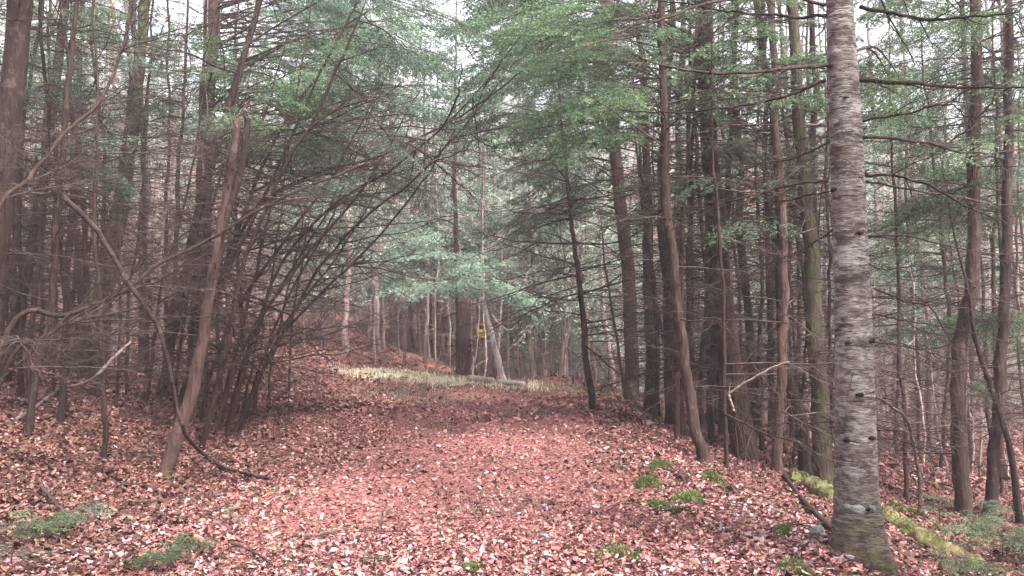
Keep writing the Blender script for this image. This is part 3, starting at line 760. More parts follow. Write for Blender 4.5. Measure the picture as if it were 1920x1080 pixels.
R['sap'] = hero('hemlock_tree', [(1114, 768), (1101, 700), (1086, 560), (1075, 440), (1064, 350)], 14, 7, 'lone slim dark hemlock leaning left at the right edge of the trail', dead=22, dz=(1.0, 4.2), dl=(.9, 2.2), height=6.5, leafy=4, lz=(3.4, 6), ll=(.7, 1.2), fol='teal')
R['stick'] = hero('young_tree', [(1174, 740), (1152, 610), (1136, 500)], 6, 4, 'very thin leaning stem between the lone slim hemlock and the thick reddish trunk', dead=6, height=4.5, stubs=2)
R['thin1'] = hero('young_tree', [(1360, 882), (1354, 700), (1345, 500), (1340, 300)], 8, 5, 'thin upright stem just left of the widest dark trunk foot', dead=8, height=6)
R['thin2'] = hero('young_tree', [(1378, 875), (1376, 740)], 4, 3, 'short thin dead stem beside the widest dark trunk', dead=2, height=1.6, stubs=2, dz=(.5, 1.4), dl=(.3, .6))
R['thin3'] = hero('young_tree', [(1480, 880), (1500, 760), (1512, 650), (1530, 500)], 7, 4, 'thin dark stem leaning right behind the wavy trunk', dead=6, height=5)
R['thin4'] = hero('young_tree', [(1562, 870), (1558, 700), (1556, 500), (1550, 250)], 7, 5, 'thin dark stem tucked against the left side of the big grey tree', dead=8, height=7)
R['mid1'] = hero('conifer_tree', [(1262, 770), (1270, 600), (1275, 420), (1280, 200), (1282, 60)], 15, 10, 'upright trunk behind the kinked slender tree', dead=16, leafy=6, lz=(4, 10), dz=(1, 7), height=13)
R['mid2'] = hero('conifer_tree', [(1300, 790), (1300, 600), (1296, 400), (1290, 200)], 12, 8, 'plain dark trunk behind the kinked tree, right of the upright one', dead=14, leafy=5, lz=(4, 9), height=12)
R['mid3'] = hero('conifer_tree', [(1446, 825), (1440, 600), (1432, 300), (1430, 50)], 12, 9, 'thin dark trunk seen just left of the straight reddish trunk', dead=14, leafy=4, lz=(4, 9), height=12)
R['mid4'] = hero('conifer_tree', [(1328, 800), (1334, 600), (1340, 350), (1338, 100)], 11, 8, 'thin dark trunk in the gap between the kinked tree and the widest trunk', dead=14, leafy=5, lz=(4, 9), height=12)
# far right
R['e1'] = hero('conifer_tree', [(1812, 968), (1806, 800), (1812, 650), (1826, 520), (1826, 250), (1818, 0)], 29, 19, 'thicker of the two tall dark trunks on the slope below the big grey tree', dead=20, leafy=7, lz=(4, 9), height=13, dz=(.6, 7))
R['e2'] = hero('conifer_tree', [(1843, 968), (1852, 820), (1866, 640), (1876, 440), (1882, 200), (1882, 0)], 22, 14, 'dark trunk leaning right beside the thicker lower slope trunk', dead=18, leafy=6, lz=(4, 9), height=13, dz=(.6, 7))
R['e3'] = hero('young_tree', [(1915, 985), (1893, 840), (1866, 740), (1838, 640)], 14, 8, 'bowed dark stem leaning left at the right edge of the picture', dead=6, height=4, dz=(.5, 3.5))
R['e4'] = hero('young_tree', [(1698, 945), (1690, 760), (1682, 600), (1676, 400)], 8, 5, 'thin dark stem nearest the right side of the big grey tree', dead=12, height=7)
R['e5'] = hero('young_tree', [(1718, 850), (1716, 700), (1706, 520), (1700, 350)], 7, 5, 'thin stem behind the bent pale branch right of the big grey tree', dead=12, height=8, leafy=5, lz=(2.6, 6), fol='teal')
R['e6'] = hero('young_tree', [(1806, 900), (1796, 720), (1772, 520), (1745, 300)], 9, 5, 'thin dark stem leaning left behind the thicker lower slope trunk', dead=12, height=8, leafy=5, lz=(3, 7))
R['e7'] = hero('young_tree', [(1872, 930), (1870, 760), (1868, 600), (1864, 350)], 8, 6, 'thin upright stem right of the leaning lower slope trunk', dead=12, height=8, leafy=4, lz=(3, 7))
R['e8'] = hero('conifer_tree', [(1812, 860), (1814, 600), (1810, 300), (1806, 0)], 12, 9, 'slim straight trunk seen through the gap behind the lower slope pair', dead=16, leafy=8, lz=(3, 10), height=13)

# foliage reaching over the trail from the right
boughs_to(R['sap'], [(900, 380, 1040, 470), (920, 440, 1060, 540), (860, 330, 1000, 420)], 6, fol='teal', L2=.75, k=3)
boughs_to(R['pair'], [(900, 230, 1100, 420), (950, 300, 1060, 400)], 10, fol='teal', L2=1.4, r0=.02, dd=(-3, 1))
boughs_to(R['bent'], [(960, 40, 1160, 240), (1000, 100, 1180, 300)], 12, fol='green', L2=.95, r0=.015, dd=(-1.5, 1))
boughs_to(R['bent'], [(1040, 140, 1150, 230)], 2, fol='bright', L2=.35, dd=(-2, -1), k=2)
boughs_to(R['bent'], [(1035, 60, 1060, 90)], 1, fol='dead', L2=.3, k=1, dd=(-2, -1))
boughs_to(R['fork'], [(1000, 0, 1300, 140), (1180, 40, 1500, 130)], 9, fol='green', L2=1.0, r0=.016, dd=(-2, 0))
boughs_to(R['fork'], [(760, -60, 1100, 120), (900, -20, 1150, 160)], 16, fol='green', L2=1.0, r0=.016, dd=(-2, 1), k=3)
boughs_to(R['pair'], [(760, -40, 1140, 200), (1100, 60, 1300, 260)], 18, fol='teal', L2=1.3, r0=.02, dd=(-3, 3))
boughs_to(R['pairb'], [(880, 60, 1120, 280)], 10, fol='teal', L2=1.5, r0=.02, dd=(-3, 2))
boughs_to(R['snake'], [(1240, 180, 1420, 330)], 4, fol='teal', L2=.8, dd=(-1, .5))
boughs_to(R['e1'], [(1640, 60, 1920, 200), (1650, 200, 1900, 330), (1640, 340, 1780, 480)], 9, fol='green', L2=1.1, dd=(-1, 2.5))
boughs_to(R['e8'], [(1640, -30, 1920, 160), (1700, 100, 1930, 300), (1640, 250, 1920, 460)], 14, fol='green', L2=1.2, dd=(-1, 4))
boughs_to(R['e2'], [(1640, -60, 1940, 120), (1640, 60, 1800, 240), (1780, 160, 1940, 420)], 14, fol='teal', L2=1.2, dd=(0, 5))
boughs_to(BIG, [(1620, -60, 1900, 90), (1640, 20, 1780, 160)], 7, fol='green', L2=.6, dd=(1, 3), k=2)
boughs_to(R['e5'], [(1650, 500, 1760, 620), (1660, 560, 1760, 680)], 5, fol='teal', L2=.9, dd=(-1, 1))
boughs_to(R['e2'], [(1780, 40, 1940, 120), (1800, 560, 1930, 700)], 7, fol='green', L2=1.1, dd=(0, 3))

# ------------------------------------------------------------------ left side
Lf = {}
Lf['edge'] = hero('conifer_tree', [(-40, 800), (-14, 600), (8, 400), (24, 220), (46, 0)], 44, 44, 'thick greyish trunk leaning in at the left edge of the picture', mat=BARK, dead=14, leafy=3, lz=(5, 8), sides=16, height=11, dl=(.5, 1.6), dz=(1.5, 5))
Lf['edge2'] = hero('conifer_tree', [(4, 712), (22, 620), (44, 520), (76, 350), (108, 150), (128, 20)], 22, 16, 'dark trunk leaning right beside the thick left edge trunk', dead=16, height=9, leafy=3, lz=(4, 7))
Lf['tangle'] = hero('young_tree', [(48, 815), (62, 700), (86, 630), (100, 450), (116, 260), (138, 60)], 15, 9, 'crooked dark stem rising from the left bank below the dark leaning trunk', dead=12, height=8)
Lf['moss'] = hero('conifer_tree', [(140, 700), (165, 630), (190, 540), (215, 400), (240, 250), (266, 60)], 42, 20, 'mossy fat footed trunk leaning right on the left bank', mat=BARK_MOSS, dead=14, leafy=5, lz=(4, 8), sides=16, flare=.3, height=12)
Lf['thin'] = hero('young_tree', [(186, 862), (188, 740), (190, 650), (186, 500), (180, 360)], 10, 6, 'thin straight dark stem in front of the mossy fat footed trunk', dead=12, height=6)
Lf['lean'] = hero('broken_tree', [(305, 892), (352, 745), (376, 620), (392, 520), (428, 360), (446, 222)], 26, 14, 'leaning trunk left of the trail with a snapped off top and orange foot', mat=BARK_RED, dead=12, dz=(1.2, 4.6), dl=(.5, 1.2), broken=True, sides=16)
px_limb(Lf['lean'], [(388, 560), (418, 430), (448, 330), (462, 225)], .045, .035, ntw=3, sides=10, mat=BARK, name='second_stem')
for a in ((446, 222), (452, 215), (462, 225)):
    px_limb(Lf['lean'], [a, (a[0] - 10 + random.randint(0, 20), a[1] - 22)], .018, .002, ntw=0, mat=BARK_RED, name='splinter')
Lf['pink'] = hero('conifer_tree', [(372, 720), (376, 540), (386, 350), (394, 150), (400, 0)], 34, 27, 'thick upright reddish trunk standing behind the snapped leaning trunk', mat=BARK_RED, dead=16, leafy=7, lz=(4.5, 9), sides=16, height=14, dz=(1.5, 7), flare=.3)
Lf['dk1'] = hero('conifer_tree', [(312, 748), (340, 620), (366, 480), (392, 340), (470, 60)], 20, 12, 'dark trunk leaning right just left of the thick upright reddish trunk', dead=16, height=10, leafy=3, lz=(4, 8), dl=(.8, 1.8))
Lf['dk2'] = hero('young_tree', [(298, 745), (316, 620), (330, 480), (336, 300)], 11, 7, 'thin dark stem left of the dark leaning trunk pair', dead=14, height=8)
arch = [
    ([(388, 842), (424, 680), (466, 480), (545, 300), (600, 200)], 14, 8, 'arching dark stem rooted nearest the snapped trunk, leaning right over the trail', 10),
    ([(426, 822), (470, 660), (530, 490), (640, 380), (760, 300)], 10, 5, 'second arching stem from the snapped trunk, bending far over the trail', 10),
    ([(438, 815), (520, 650), (600, 500), (690, 400), (780, 330)], 10, 5, 'lowest arching stem, bowed out furthest over the trail', 10),
    ([(412, 800), (440, 640), (480, 480), (520, 330), (560, 150)], 9, 5, 'slim stem rising steeply inside the arching clump', 9),
    ([(350, 770), (400, 560), (470, 400), (580, 330), (720, 290)], 12, 6, 'arching stem passing behind the snapped trunk towards the trail', 12),
    ([(455, 800), (470, 700), (500, 560), (520, 440)], 7, 4, 'short thin stem at the right side of the arching clump', 6),
    ([(330, 780), (380, 640), (450, 420), (520, 250), (640, 60)], 11, 6, 'long slim stem rising from behind the snapped trunk to the top of the picture', 12),
]
for i_, (q, a, b, lab, dd) in enumerate(arch):
    Lf['arch%d' % i_] = hero('young_tree', q, a * .8, b * .8, lab, dead=dd, dz=(.8, 4.2), dl=(.7, 1.7), height=5.5, group=None, stubs=4, flare=.2)
for k_, q, a, b, lab in (
    ('a', [(20, 612), (120, 590), (230, 545), (300, 492), (400, 440), (520, 370), (640, 320), (720, 296)], 11, 5, 'long dark dead pole leaning across the left woods up towards the trail'),
    ('b', [(-20, 440), (60, 330), (120, 255), (190, 190), (238, 90), (268, -10)], 9, 6, 'dark limb like stem arcing up from the left edge to the top'),
    ('c', [(20, 680), (90, 630), (150, 600), (230, 585), (330, 560)], 8, 4, 'low dead stem lying sideways across the foot of the left trunks')):
    p = pt(q[0][0], q[0][1], 7.6); Tk = Tree(); Tk.base = Vector((p.x, p.y, Hs(p.x, p.y))); Tk.Y = 7.6
    Tk.root = empty('dead_tree', Tk.base, lab, 'dead tree')
    W_ = [Vector((-.35, -.1, -.1)) ] + [pt(x_, y_, 7.6 + .25 * i_) - Tk.base for i_, (x_, y_) in enumerate(q)]
    P_ = catmull(W_, 60); P_ += np.cumsum(rng.normal(0, .004, P_.shape), axis=0)
    mbk = MB(); mbk.tubes(P_[None], np.linspace(a, b, 60)[None] / F * 7.6 / 2, 9, cap=True); link('trunk', mbk.mesh('trunk', BARK), Tk.root)
    zs_ = P_
    for j_ in range(14):
        c_ = Vector(P_[random.randint(10, 58)]); az = random.uniform(-1.2, 1.2); d_ = Vector((math.cos(az), math.sin(az), random.uniform(-.1, .9))).normalized()
        link('branch', random.choice(DEAD), Tk.root, frame(c_, c_ + d_ * random.uniform(.5, 1.4)))
    Lf['lay' + k_] = Tk

fan = [(360, 800, 560, 250, 9), (372, 790, 620, 330, 8), (400, 815, 680, 350, 8), (415, 805, 600, 400, 6), (445, 812, 720, 430, 7), (340, 770, 500, 200, 8),
       (460, 790, 640, 470, 5), (325, 765, 430, 260, 7), (470, 770, 610, 420, 6), (270, 760, 350, 330, 7), (240, 745, 262, 380, 7), (505, 750, 560, 480, 5), (540, 735, 570, 470, 5), (215, 760, 232, 420, 6)]
FANL = ['thick based fan stem just behind the snapped trunk, reaching highest right', 'fan stem crossing behind the snapped trunk to the trail foliage', 'fan stem right of the snapped trunk, bowed to the trail opening', 'short thin fan stem inside the arching clump',
        'thin fan stem bending lowest towards the trail', 'steep slim stem close behind the snapped trunk', 'short thin stem low at the right side of the clump', 'nearly upright slim stem at the snapped trunk foot', 'thin stem right of the clump at the trail side', 'slim stem left of the snapped trunk, leaning right',
        'slim upright stem between the straight thin stem and the snapped trunk', 'thin stem alone at the trail edge, right of the clump', 'thinnest outer stem at the trail edge before the far woods', 'thin upright stem just right of the straight thin stem']
for i_, (x0, y0, x1, y1, w_) in enumerate(fan):
    xm = x0 + (x1 - x0) * .28; ym = y0 + (y1 - y0) * .45
    Lf['fan%d' % i_] = hero('young_tree', [(x0, y0), (xm, ym), (x1, y1)], w_, w_ * .6, FANL[i_],
        dead=5, dz=(.6, 4.2), dl=(.6, 1.6), height=4.5, stubs=3, flare=.2)
boughs_to(Lf['arch0'], [(560, 160, 800, 330), (620, 100, 820, 240)], 8, fol='teal', L2=1.0, dd=(-.5, 2.5))
boughs_to(Lf['arch1'], [(700, 260, 900, 400), (640, 300, 860, 380)], 7, fol='teal', L2=.9, dd=(-.5, 2.0))
boughs_to(Lf['dk1'], [(480, 140, 660, 300), (440, 60, 620, 200)], 8, fol='green', L2=1.1, dd=(-2.5, 1.0))
boughs_to(Lf['pink'], [(500, 0, 860, 160), (600, 60, 800, 200), (380, 60, 600, 140)], 12, fol='green', L2=1.3, dd=(-3, 1), r0=.022)
boughs_to(Lf['pink'], [(760, 120, 960, 340), (800, 60, 960, 180)], 9, fol='teal', L2=1.4, dd=(-2, 3), r0=.022)
boughs_to(Lf['pink'], [(420, -40, 800, 300), (600, 150, 860, 380)], 16, fol='teal', L2=1.2, r0=.02, dd=(-2, 4))
boughs_to(Lf['pink'], [(600, -80, 960, 90), (640, -40, 1000, 60)], 14, fol='green', L2=1.2, r0=.02, dd=(-2, 4))
boughs_to(R['pair'], [(840, 100, 1040, 380), (800, 0, 1000, 120)], 16, fol='teal', L2=1.2, r0=.02, dd=(-2, 5))
boughs_to(Lf['tangle'], [(20, 20, 260, 220), (0, 120, 240, 330)], 8, fol='teal', L2=.9, dd=(-.5, 3), k=2)
boughs_to(Lf['dk2'], [(240, 60, 440, 260), (120, 160, 360, 330)], 9, fol='teal', L2=.9, dd=(-1, 3), k=2)
boughs_to(Lf['moss'], [(200, -40, 460, 200), (100, 60, 320, 260)], 9, fol='teal', L2=1.0, dd=(-2, 3))
boughs_to(Lf['dk1'], [(400, -60, 760, 90), (600, -60, 900, 60)], 12, fol='teal', L2=1.0, dd=(-1, 4))
boughs_to(R['pairb'], [(820, -60, 1100, 100), (860, 60, 1040, 300)], 12, fol='green', L2=1.2, dd=(-3, 3), r0=.02)
boughs_to(Lf['pink'], [(560, -40, 900, 140), (560, 60, 820, 260), (420, -60, 700, 60)], 14, fol='teal', L2=1.1, r0=.02, dd=(-3, 4))
boughs_to(R['pair'], [(900, -60, 1140, 100), (760, 40, 1000, 260)], 12, fol='green', L2=1.2, r0=.02, dd=(-4, 3))
boughs_to(Lf['edge2'], [(60, -20, 240, 60), (160, 0, 300, 60)], 5, fol='green', L2=.8, dd=(-1, 1))
boughs_to(Lf['arch6'], [(620, 0, 780, 120)], 5, fol='green', L2=.9, dd=(-1.5, 1))

# ------------------------------------------------------------------ background forest
def crown_mesh(name, mat, seed, z0, z1, rmax, n=30, blade=(.15, .045), sp=.08, droop=.35, power=.8):
    g = np.random.default_rng(seed)
    z = z0 + (z1 - z0) * (np.arange(n) + g.uniform(0, 1, n)) / n
    az = np.arange(n) * 2.4 + g.normal(0, .4, n)
    L = rmax * np.clip(1 - (z - z0) / (z1 - z0), .05, 1) ** power * g.uniform(.5, 1.15, n) * np.clip((z - z0) / .8 + .55, 0, 1)
    s = np.linspace(0, 1, 6)[None]
    P = np.zeros((n, 6, 3)); P[..., 0] = np.cos(az)[:, None] * s * L[:, None]; P[..., 1] = np.sin(az)[:, None] * s * L[:, None]
    up = g.uniform(-.1, .3, n)[:, None]
    P[..., 2] = z[:, None] + L[:, None] * (up * s - droop * s ** 2); P[:, 1:] += g.normal(0, .04, (n, 5, 3))
    R = np.linspace(.022, .006, 6)[None] * np.ones((n, 1))
    P1, R1, l1 = grow(P, R, 11, .15, .98, L * .42, .95, droop=.3, S=4, wob=.04, flat=.75, g=g)
    f = MB(); leafset(f, P1, sp, *blade, g=g, tilt=.7); leafset(f, P[:, 2:], sp, *blade, g=g)
    w = MB(); w.tubes(P, R, 4); w.tubes(P1, np.maximum(R1 * .5, .003), 3)
    return f.mesh(name, mat, smooth=False), w.mesh('limbs', TWIG_FAR_HAZED)
def pole_mesh(seed, h, r, mat, dd=None):
    g = np.random.default_rng(seed); S = 26; s = np.linspace(0, 1, S)
    P = np.zeros((S, 3)); P[:, 2] = -.3 + s * (h + .3); P[:, :2] = np.cumsum(g.normal(0, .035, (S, 2)), axis=0) + s[:, None] * g.normal(0, .45, 2)
    P[:, :2] -= P[0, :2]
    return trunk_mesh('trunk', P, r * (1 - .8 * s), mat, 8, .35, .05, g=g, stubs=10, extra=deadset(seed + 1, P, *dd) if dd else None), P
def deadset(seed, P, z0, z1, n, L=(.6, 1.9)):
    g = np.random.default_rng(seed); z = g.uniform(z0, z1, n); az = g.uniform(0, 6.28, n); l = g.uniform(*L, n)
    c = np.stack([np.interp(z, P[:, 2], P[:, k]) for k in range(3)], -1); s = np.linspace(0, 1, 5)
    D = np.stack([np.cos(az), np.sin(az), g.uniform(-.3, .3, n)], -1)
    Q = c[:, None] + D[:, None] * s[None, :, None] * l[:, None, None]; Q[..., 2] += g.uniform(-.25, .15, n)[:, None] * s[None] ** 2 * l[:, None]
    Q[:, 1:] += g.normal(0, .03, (n, 4, 3)); R = np.linspace(.011, .004, 5)[None] * np.ones((n, 1))
    out = [(Q, R, 4)]
    Q1, R1, l1 = grow(Q, R, 8, .15, .95, l * .38, .85, S=4, wob=.06, flat=.5, g=g); return out + [(Q1, np.maximum(R1 * .6, .0035), 3)]
VAR = []
specs = [  # h, r, crown z0, rmax, nb dead, crown material, kind
    (14, .09, 3.2, 1.7, 50, FOL_FAR_LIT), (13, .07, 2.8, 1.5, 45, FOL_FAR_LIT), (15, .11, 3.6, 2.0, 50, FOL_FAR_LIT), (12, .055, 3.0, 1.2, 40, FOL_FAR_LIT),
    (13, .08, 2.6, 1.8, 45, FOL_TEAL), (16, .13, 4.2, 2.3, 50, FOL_FAR_LIT)]
specsB = [(h_, r_, z_ + 2.6, m_, d_, f_) for h_, r_, z_, m_, d_, f_ in specs]
def make_bg(spec, seed, barkm, twm, leafy=True):
    h, r, z0, rm, nd, fm = spec
    root = bpy.data.objects.new('conifer_tree', None); COL.objects.link(root)
    tm, P = pole_mesh(seed, h, r, barkm, (.8, z0 + .8, nd)); tr = link('trunk', tm, root)
    db = None; kids = [tr]
    if leafy:
        f, w = crown_mesh('crown', fm, seed + 2, z0, h + .3, rm)
        cw = link('limbs', w, root); cf = link('foliage', f, cw); kids.append(cw); CH[cw] = [cf]
    CH[root] = kids; return root
protoA = [make_bg(s, 900 + 10 * i, BARK_FAR_HAZED, TWIG_FAR_HAZED) for i, s in enumerate(specs)]
protoB = [make_bg(s, 1000 + 10 * i, BARK, TWIG) for i, s in enumerate(specsB[:5])]
# hemlocks with foliage down to the ground or near it
protoR = [make_bg((11, .055, 6, .7, 42, FOL_FAR_LIT), 1700 + 10 * i, BARK, TWIG, leafy=False) for i in range(4)]
protoQ = [make_bg((12, .075, 6, .7, 24, FOL_FAR_LIT), 1600 + 10 * i, BARK_FAR_HAZED, TWIG_FAR_HAZED, leafy=False) for i in range(4)]
def make_hem(seed, h, z0, rm, fm, n=54, blade=(.15, .045)):
    root = bpy.data.objects.new('hemlock_tree', None); COL.objects.link(root)
    tm, P = pole_mesh(seed, h, .05 + h * .006, BARK_FAR_HAZED); tr = link('trunk', tm, root)
    f, w = crown_mesh('foliage', fm, seed + 2, z0, h + .3, rm, n=n, droop=.45, blade=blade)
    cw = link('limbs', w, root); cf = link('foliage', f, cw); CH[cw] = [cf]; CH[root] = [tr, cw]; return root
protoH = [make_hem(1200, 8, 1.6, 2.2, FOL_FAR_LIT), make_hem(1210, 10, 2.4, 2.6, FOL_FAR_LIT), make_hem(1220, 6, 1.2, 1.7, FOL_FAR_LIT), make_hem(1230, 11, 3.2, 2.8, FOL_FAR_LIT, 75)]
protoS = [make_hem(1300, 16, 1.0, 3.4, FOL_FAR_LIT, 90, (.34, .12)), make_hem(1310, 14, 2, 3.0, FOL_FAR_LIT, 80, (.34, .12))]
used = set(); BG = []
def place(proto, x, y, sc, label, group, cat='tree'):
    o = proto if proto not in used else copy_tree(proto)
    used.add(proto)
    o.location = (x, y, Hs(x, y)); o.rotation_euler = (random.uniform(-.05, .05), random.uniform(-.05, .05), random.uniform(0, 6.28)); o.scale = (sc, sc, sc)
    tag(o, label, cat, group); BG.append((o, label, x, y)); return o
taken = [(t_.base.x, t_.base.y) for t_ in list(R.values()) + list(Lf.values())]
def free(x, y, d):
    return all((x - a) ** 2 + (y - b) ** 2 > d * d for a, b in taken)
def clear(x, y):
    """open ground: trail, clearing and the sight line to the logs"""
    if y < 24 and -4.2 - .05 * y < x < 2.2: return True
    if 17 < y < 28 and -7.5 < x < 4.2: return True
    return False
def scatter(protos, n, xr, yr, d, label, group, sc=(.7, 1.08), pxr=None, cond=None):
    k = 0; tries = 0
    while k < n and tries < n * 60:
        tries += 1
        y = random.uniform(*yr)
        x = (random.uniform(*pxr) - 960) / F * y if pxr else random.uniform(*xr)
        if clear(x, y) or not free(x, y, d) or (cond and not cond(x, y)): continue
        taken.append((x, y)); place(random.choice(protos), x, y, random.uniform(*sc), label, group); k += 1
scatter(protoB, 8, None, (13, 20), .7, 'slim dark bare stemmed tree among the near left woods', 'near left woods', pxr=(-60, 560))
scatter(protoR, 18, None, (11, 19), .45, 'slim dark pole', 'x', pxr=(1190, 1570), sc=(.55, 1.1))
scatter(protoR, 24, None, (9.5, 20), .45, 'slim dark pole', 'x', pxr=(-20, 640), sc=(.35, .9))
scatter(protoR, 8, None, (11, 20), .6, 'slim dark pole', 'x', pxr=(1640, 1930), sc=(.5, .9))
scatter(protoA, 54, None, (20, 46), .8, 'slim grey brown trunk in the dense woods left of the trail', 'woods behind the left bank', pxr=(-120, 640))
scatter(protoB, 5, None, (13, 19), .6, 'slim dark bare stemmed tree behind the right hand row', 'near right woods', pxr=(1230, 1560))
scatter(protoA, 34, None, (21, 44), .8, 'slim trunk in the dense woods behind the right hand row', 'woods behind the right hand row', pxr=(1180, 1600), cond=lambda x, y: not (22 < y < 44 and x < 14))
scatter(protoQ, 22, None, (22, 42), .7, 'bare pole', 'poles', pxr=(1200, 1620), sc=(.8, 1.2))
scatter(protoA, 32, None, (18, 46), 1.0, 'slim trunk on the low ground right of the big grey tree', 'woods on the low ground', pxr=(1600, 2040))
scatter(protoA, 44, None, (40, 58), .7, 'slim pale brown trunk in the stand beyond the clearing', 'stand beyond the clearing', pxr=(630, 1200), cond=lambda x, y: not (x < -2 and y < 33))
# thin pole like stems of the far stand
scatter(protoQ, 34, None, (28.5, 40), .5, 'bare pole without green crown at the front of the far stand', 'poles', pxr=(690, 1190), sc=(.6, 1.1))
protoP = [make_bg((9, .035, 5, .7, 10, FOL_FAR_LIT), 1500 + 10 * i, BARK_FAR_HAZED, TWIG_FAR_HAZED, leafy=False) for i in range(3)]
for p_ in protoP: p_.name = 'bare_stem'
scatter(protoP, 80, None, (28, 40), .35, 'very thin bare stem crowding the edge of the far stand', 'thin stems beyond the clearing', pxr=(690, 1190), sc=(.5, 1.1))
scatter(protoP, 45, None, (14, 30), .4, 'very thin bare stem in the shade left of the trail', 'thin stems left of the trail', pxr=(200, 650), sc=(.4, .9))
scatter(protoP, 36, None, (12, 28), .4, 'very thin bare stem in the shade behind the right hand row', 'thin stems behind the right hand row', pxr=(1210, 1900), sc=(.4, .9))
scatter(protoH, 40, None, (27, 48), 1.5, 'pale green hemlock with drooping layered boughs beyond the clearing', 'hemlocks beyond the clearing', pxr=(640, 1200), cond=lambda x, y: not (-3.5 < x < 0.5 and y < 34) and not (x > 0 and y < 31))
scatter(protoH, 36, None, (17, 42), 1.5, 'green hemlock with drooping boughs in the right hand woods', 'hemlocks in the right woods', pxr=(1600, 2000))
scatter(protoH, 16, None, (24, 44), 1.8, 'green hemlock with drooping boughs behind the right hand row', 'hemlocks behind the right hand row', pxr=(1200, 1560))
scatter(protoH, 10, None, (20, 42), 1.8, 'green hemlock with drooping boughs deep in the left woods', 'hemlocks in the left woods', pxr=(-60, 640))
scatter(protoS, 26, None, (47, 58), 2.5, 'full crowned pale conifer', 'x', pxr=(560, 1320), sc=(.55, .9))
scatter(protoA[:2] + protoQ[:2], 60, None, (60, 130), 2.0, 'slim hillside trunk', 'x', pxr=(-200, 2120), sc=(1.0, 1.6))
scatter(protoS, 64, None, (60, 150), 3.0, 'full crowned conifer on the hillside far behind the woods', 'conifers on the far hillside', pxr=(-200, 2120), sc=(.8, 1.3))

# one label per tree by the landmark trunks it stands between
LM = [(-400, 'the left edge'), (20, 'the left edge trunk'), (190, 'the mossy footed trunk'), (330, 'the leaning snapped trunk'), (378, 'the thick reddish trunk'), (520, 'the arching stems'),
      (640, 'the trail'), (737, 'the far reddish trunk'), (806, 'the lone far trunk'), (862, 'the root mass'), (903, 'the yellow boards'), (958, 'the thin white trunk'), (1085, 'the lone slim hemlock'),
      (1180, 'the reddish straight pair'), (1270, 'the kinked trunk'), (1370, 'the widest dark trunk'), (1465, 'the straight reddish trunk'), (1530, 'the dark mossy trunk'),
      (1605, 'the big grey tree'), (1720, 'the bent pale branch'), (1815, 'the lower slope pair'), (1900, 'the bowed right edge stem'), (2600, 'the right edge')]
def relabel():
    from collections import defaultdict
    kinds = {'near': 'dark slim trunk', 'slim': 'brown trunk', 'very': 'bare stem', 'darkpole': 'dark bare pole', 'bare': 'bare pole', 'pale': 'pale hemlock', 'green': 'green hemlock', 'hill': 'hillside trunk', 'full': 'hillside conifer'}
    D = defaultdict(list)
    for o, lab, x, y in BG:
        px = 960 + F * x / y; w0 = lab.split()[0]
        k = 'darkpole' if lab == 'slim dark pole' else 'near' if lab.startswith('slim dark') else 'hill' if lab == 'slim hillside trunk' else w0
        gi = max(i for i in range(len(LM)) if LM[i][0] <= max(px, -399)); gi = min(gi, len(LM) - 2)
        D[(kinds[k], gi)].append((y, o))
    for (k, gi), L in D.items():
        L.sort(key=lambda q: q[0]); a, b = LM[gi][1], LM[gi + 1][1]; n = len(L)
        for i, (y, o) in enumerate(L):
            if n == 1: o['label'] = '%s between %s and %s' % (k, a, b)
            elif i == 0: o['label'] = 'nearest %s between %s and %s' % (k, a, b)
            elif i == n - 1 and n > 2: o['label'] = 'farthest %s between %s and %s' % (k, a, b)
            elif n <= 3 and i == 1: o['label'] = '%s %s between %s and %s' % ('farther' if n == 2 else 'middle', k, a, b)
            elif i == 1: o['label'] = 'second nearest %s between %s and %s' % (k, a, b)
            else: o['label'] = 'deeper %s between %s and %s' % (k, a, b)
            o['group'] = '%ss between %s and %s' % (k, a, b)
            if n == 1: del o['group']
scatter(protoH, 64, None, (42, 60), 1.6, 'green hemlock deep', 'x', pxr=(-100, 2040), sc=(1.0, 1.6))
for px_, Y_, k_, s_ in ((975, 35, 2, 1.0), (1025, 33, 2, .9), (1065, 36, 0, 1.0), (1100, 34, 2, 1.0), (1140, 33, 0, .9), (1170, 36, 2, 1.1), (1215, 32, 2, 1.0), (840, 41, 0, 1.1), (930, 44, 0, 1.1), (700, 38, 0, 1.0), (630, 36, 2, 1.1), (1000, 40, 1, 1.2), (1090, 42, 1, 1.2), (900, 33, 3, 1.0), (860, 32, 3, 1.0), (1000, 29.5, 3, .95), (1050, 29, 1, 1.0), (1110, 30, 3, 1.0), (1150, 28.5, 1, .9), (690, 30, 1, 1.0), (650, 28.5, 3, 1.0), (760, 34.5, 3, 1.0), (600, 31, 1, 1.1), (985, 33, 3, 1.0), (1030, 36, 1, 1.0), (1070, 32, 3, .9), (1120, 37, 3, 1.1), (1160, 31, 1, .95), (1205, 35, 3, 1.1), (940, 40, 3, 1.2), (880, 36, 3, 1.1), (820, 38, 3, 1.0), (1010, 44, 0, 1.3), (760, 42, 3, 1.2)):
    place(protoH[k_], (px_ - 960) / F * Y_, Y_, s_, 'pale green hemlock', 'x')
relabel()
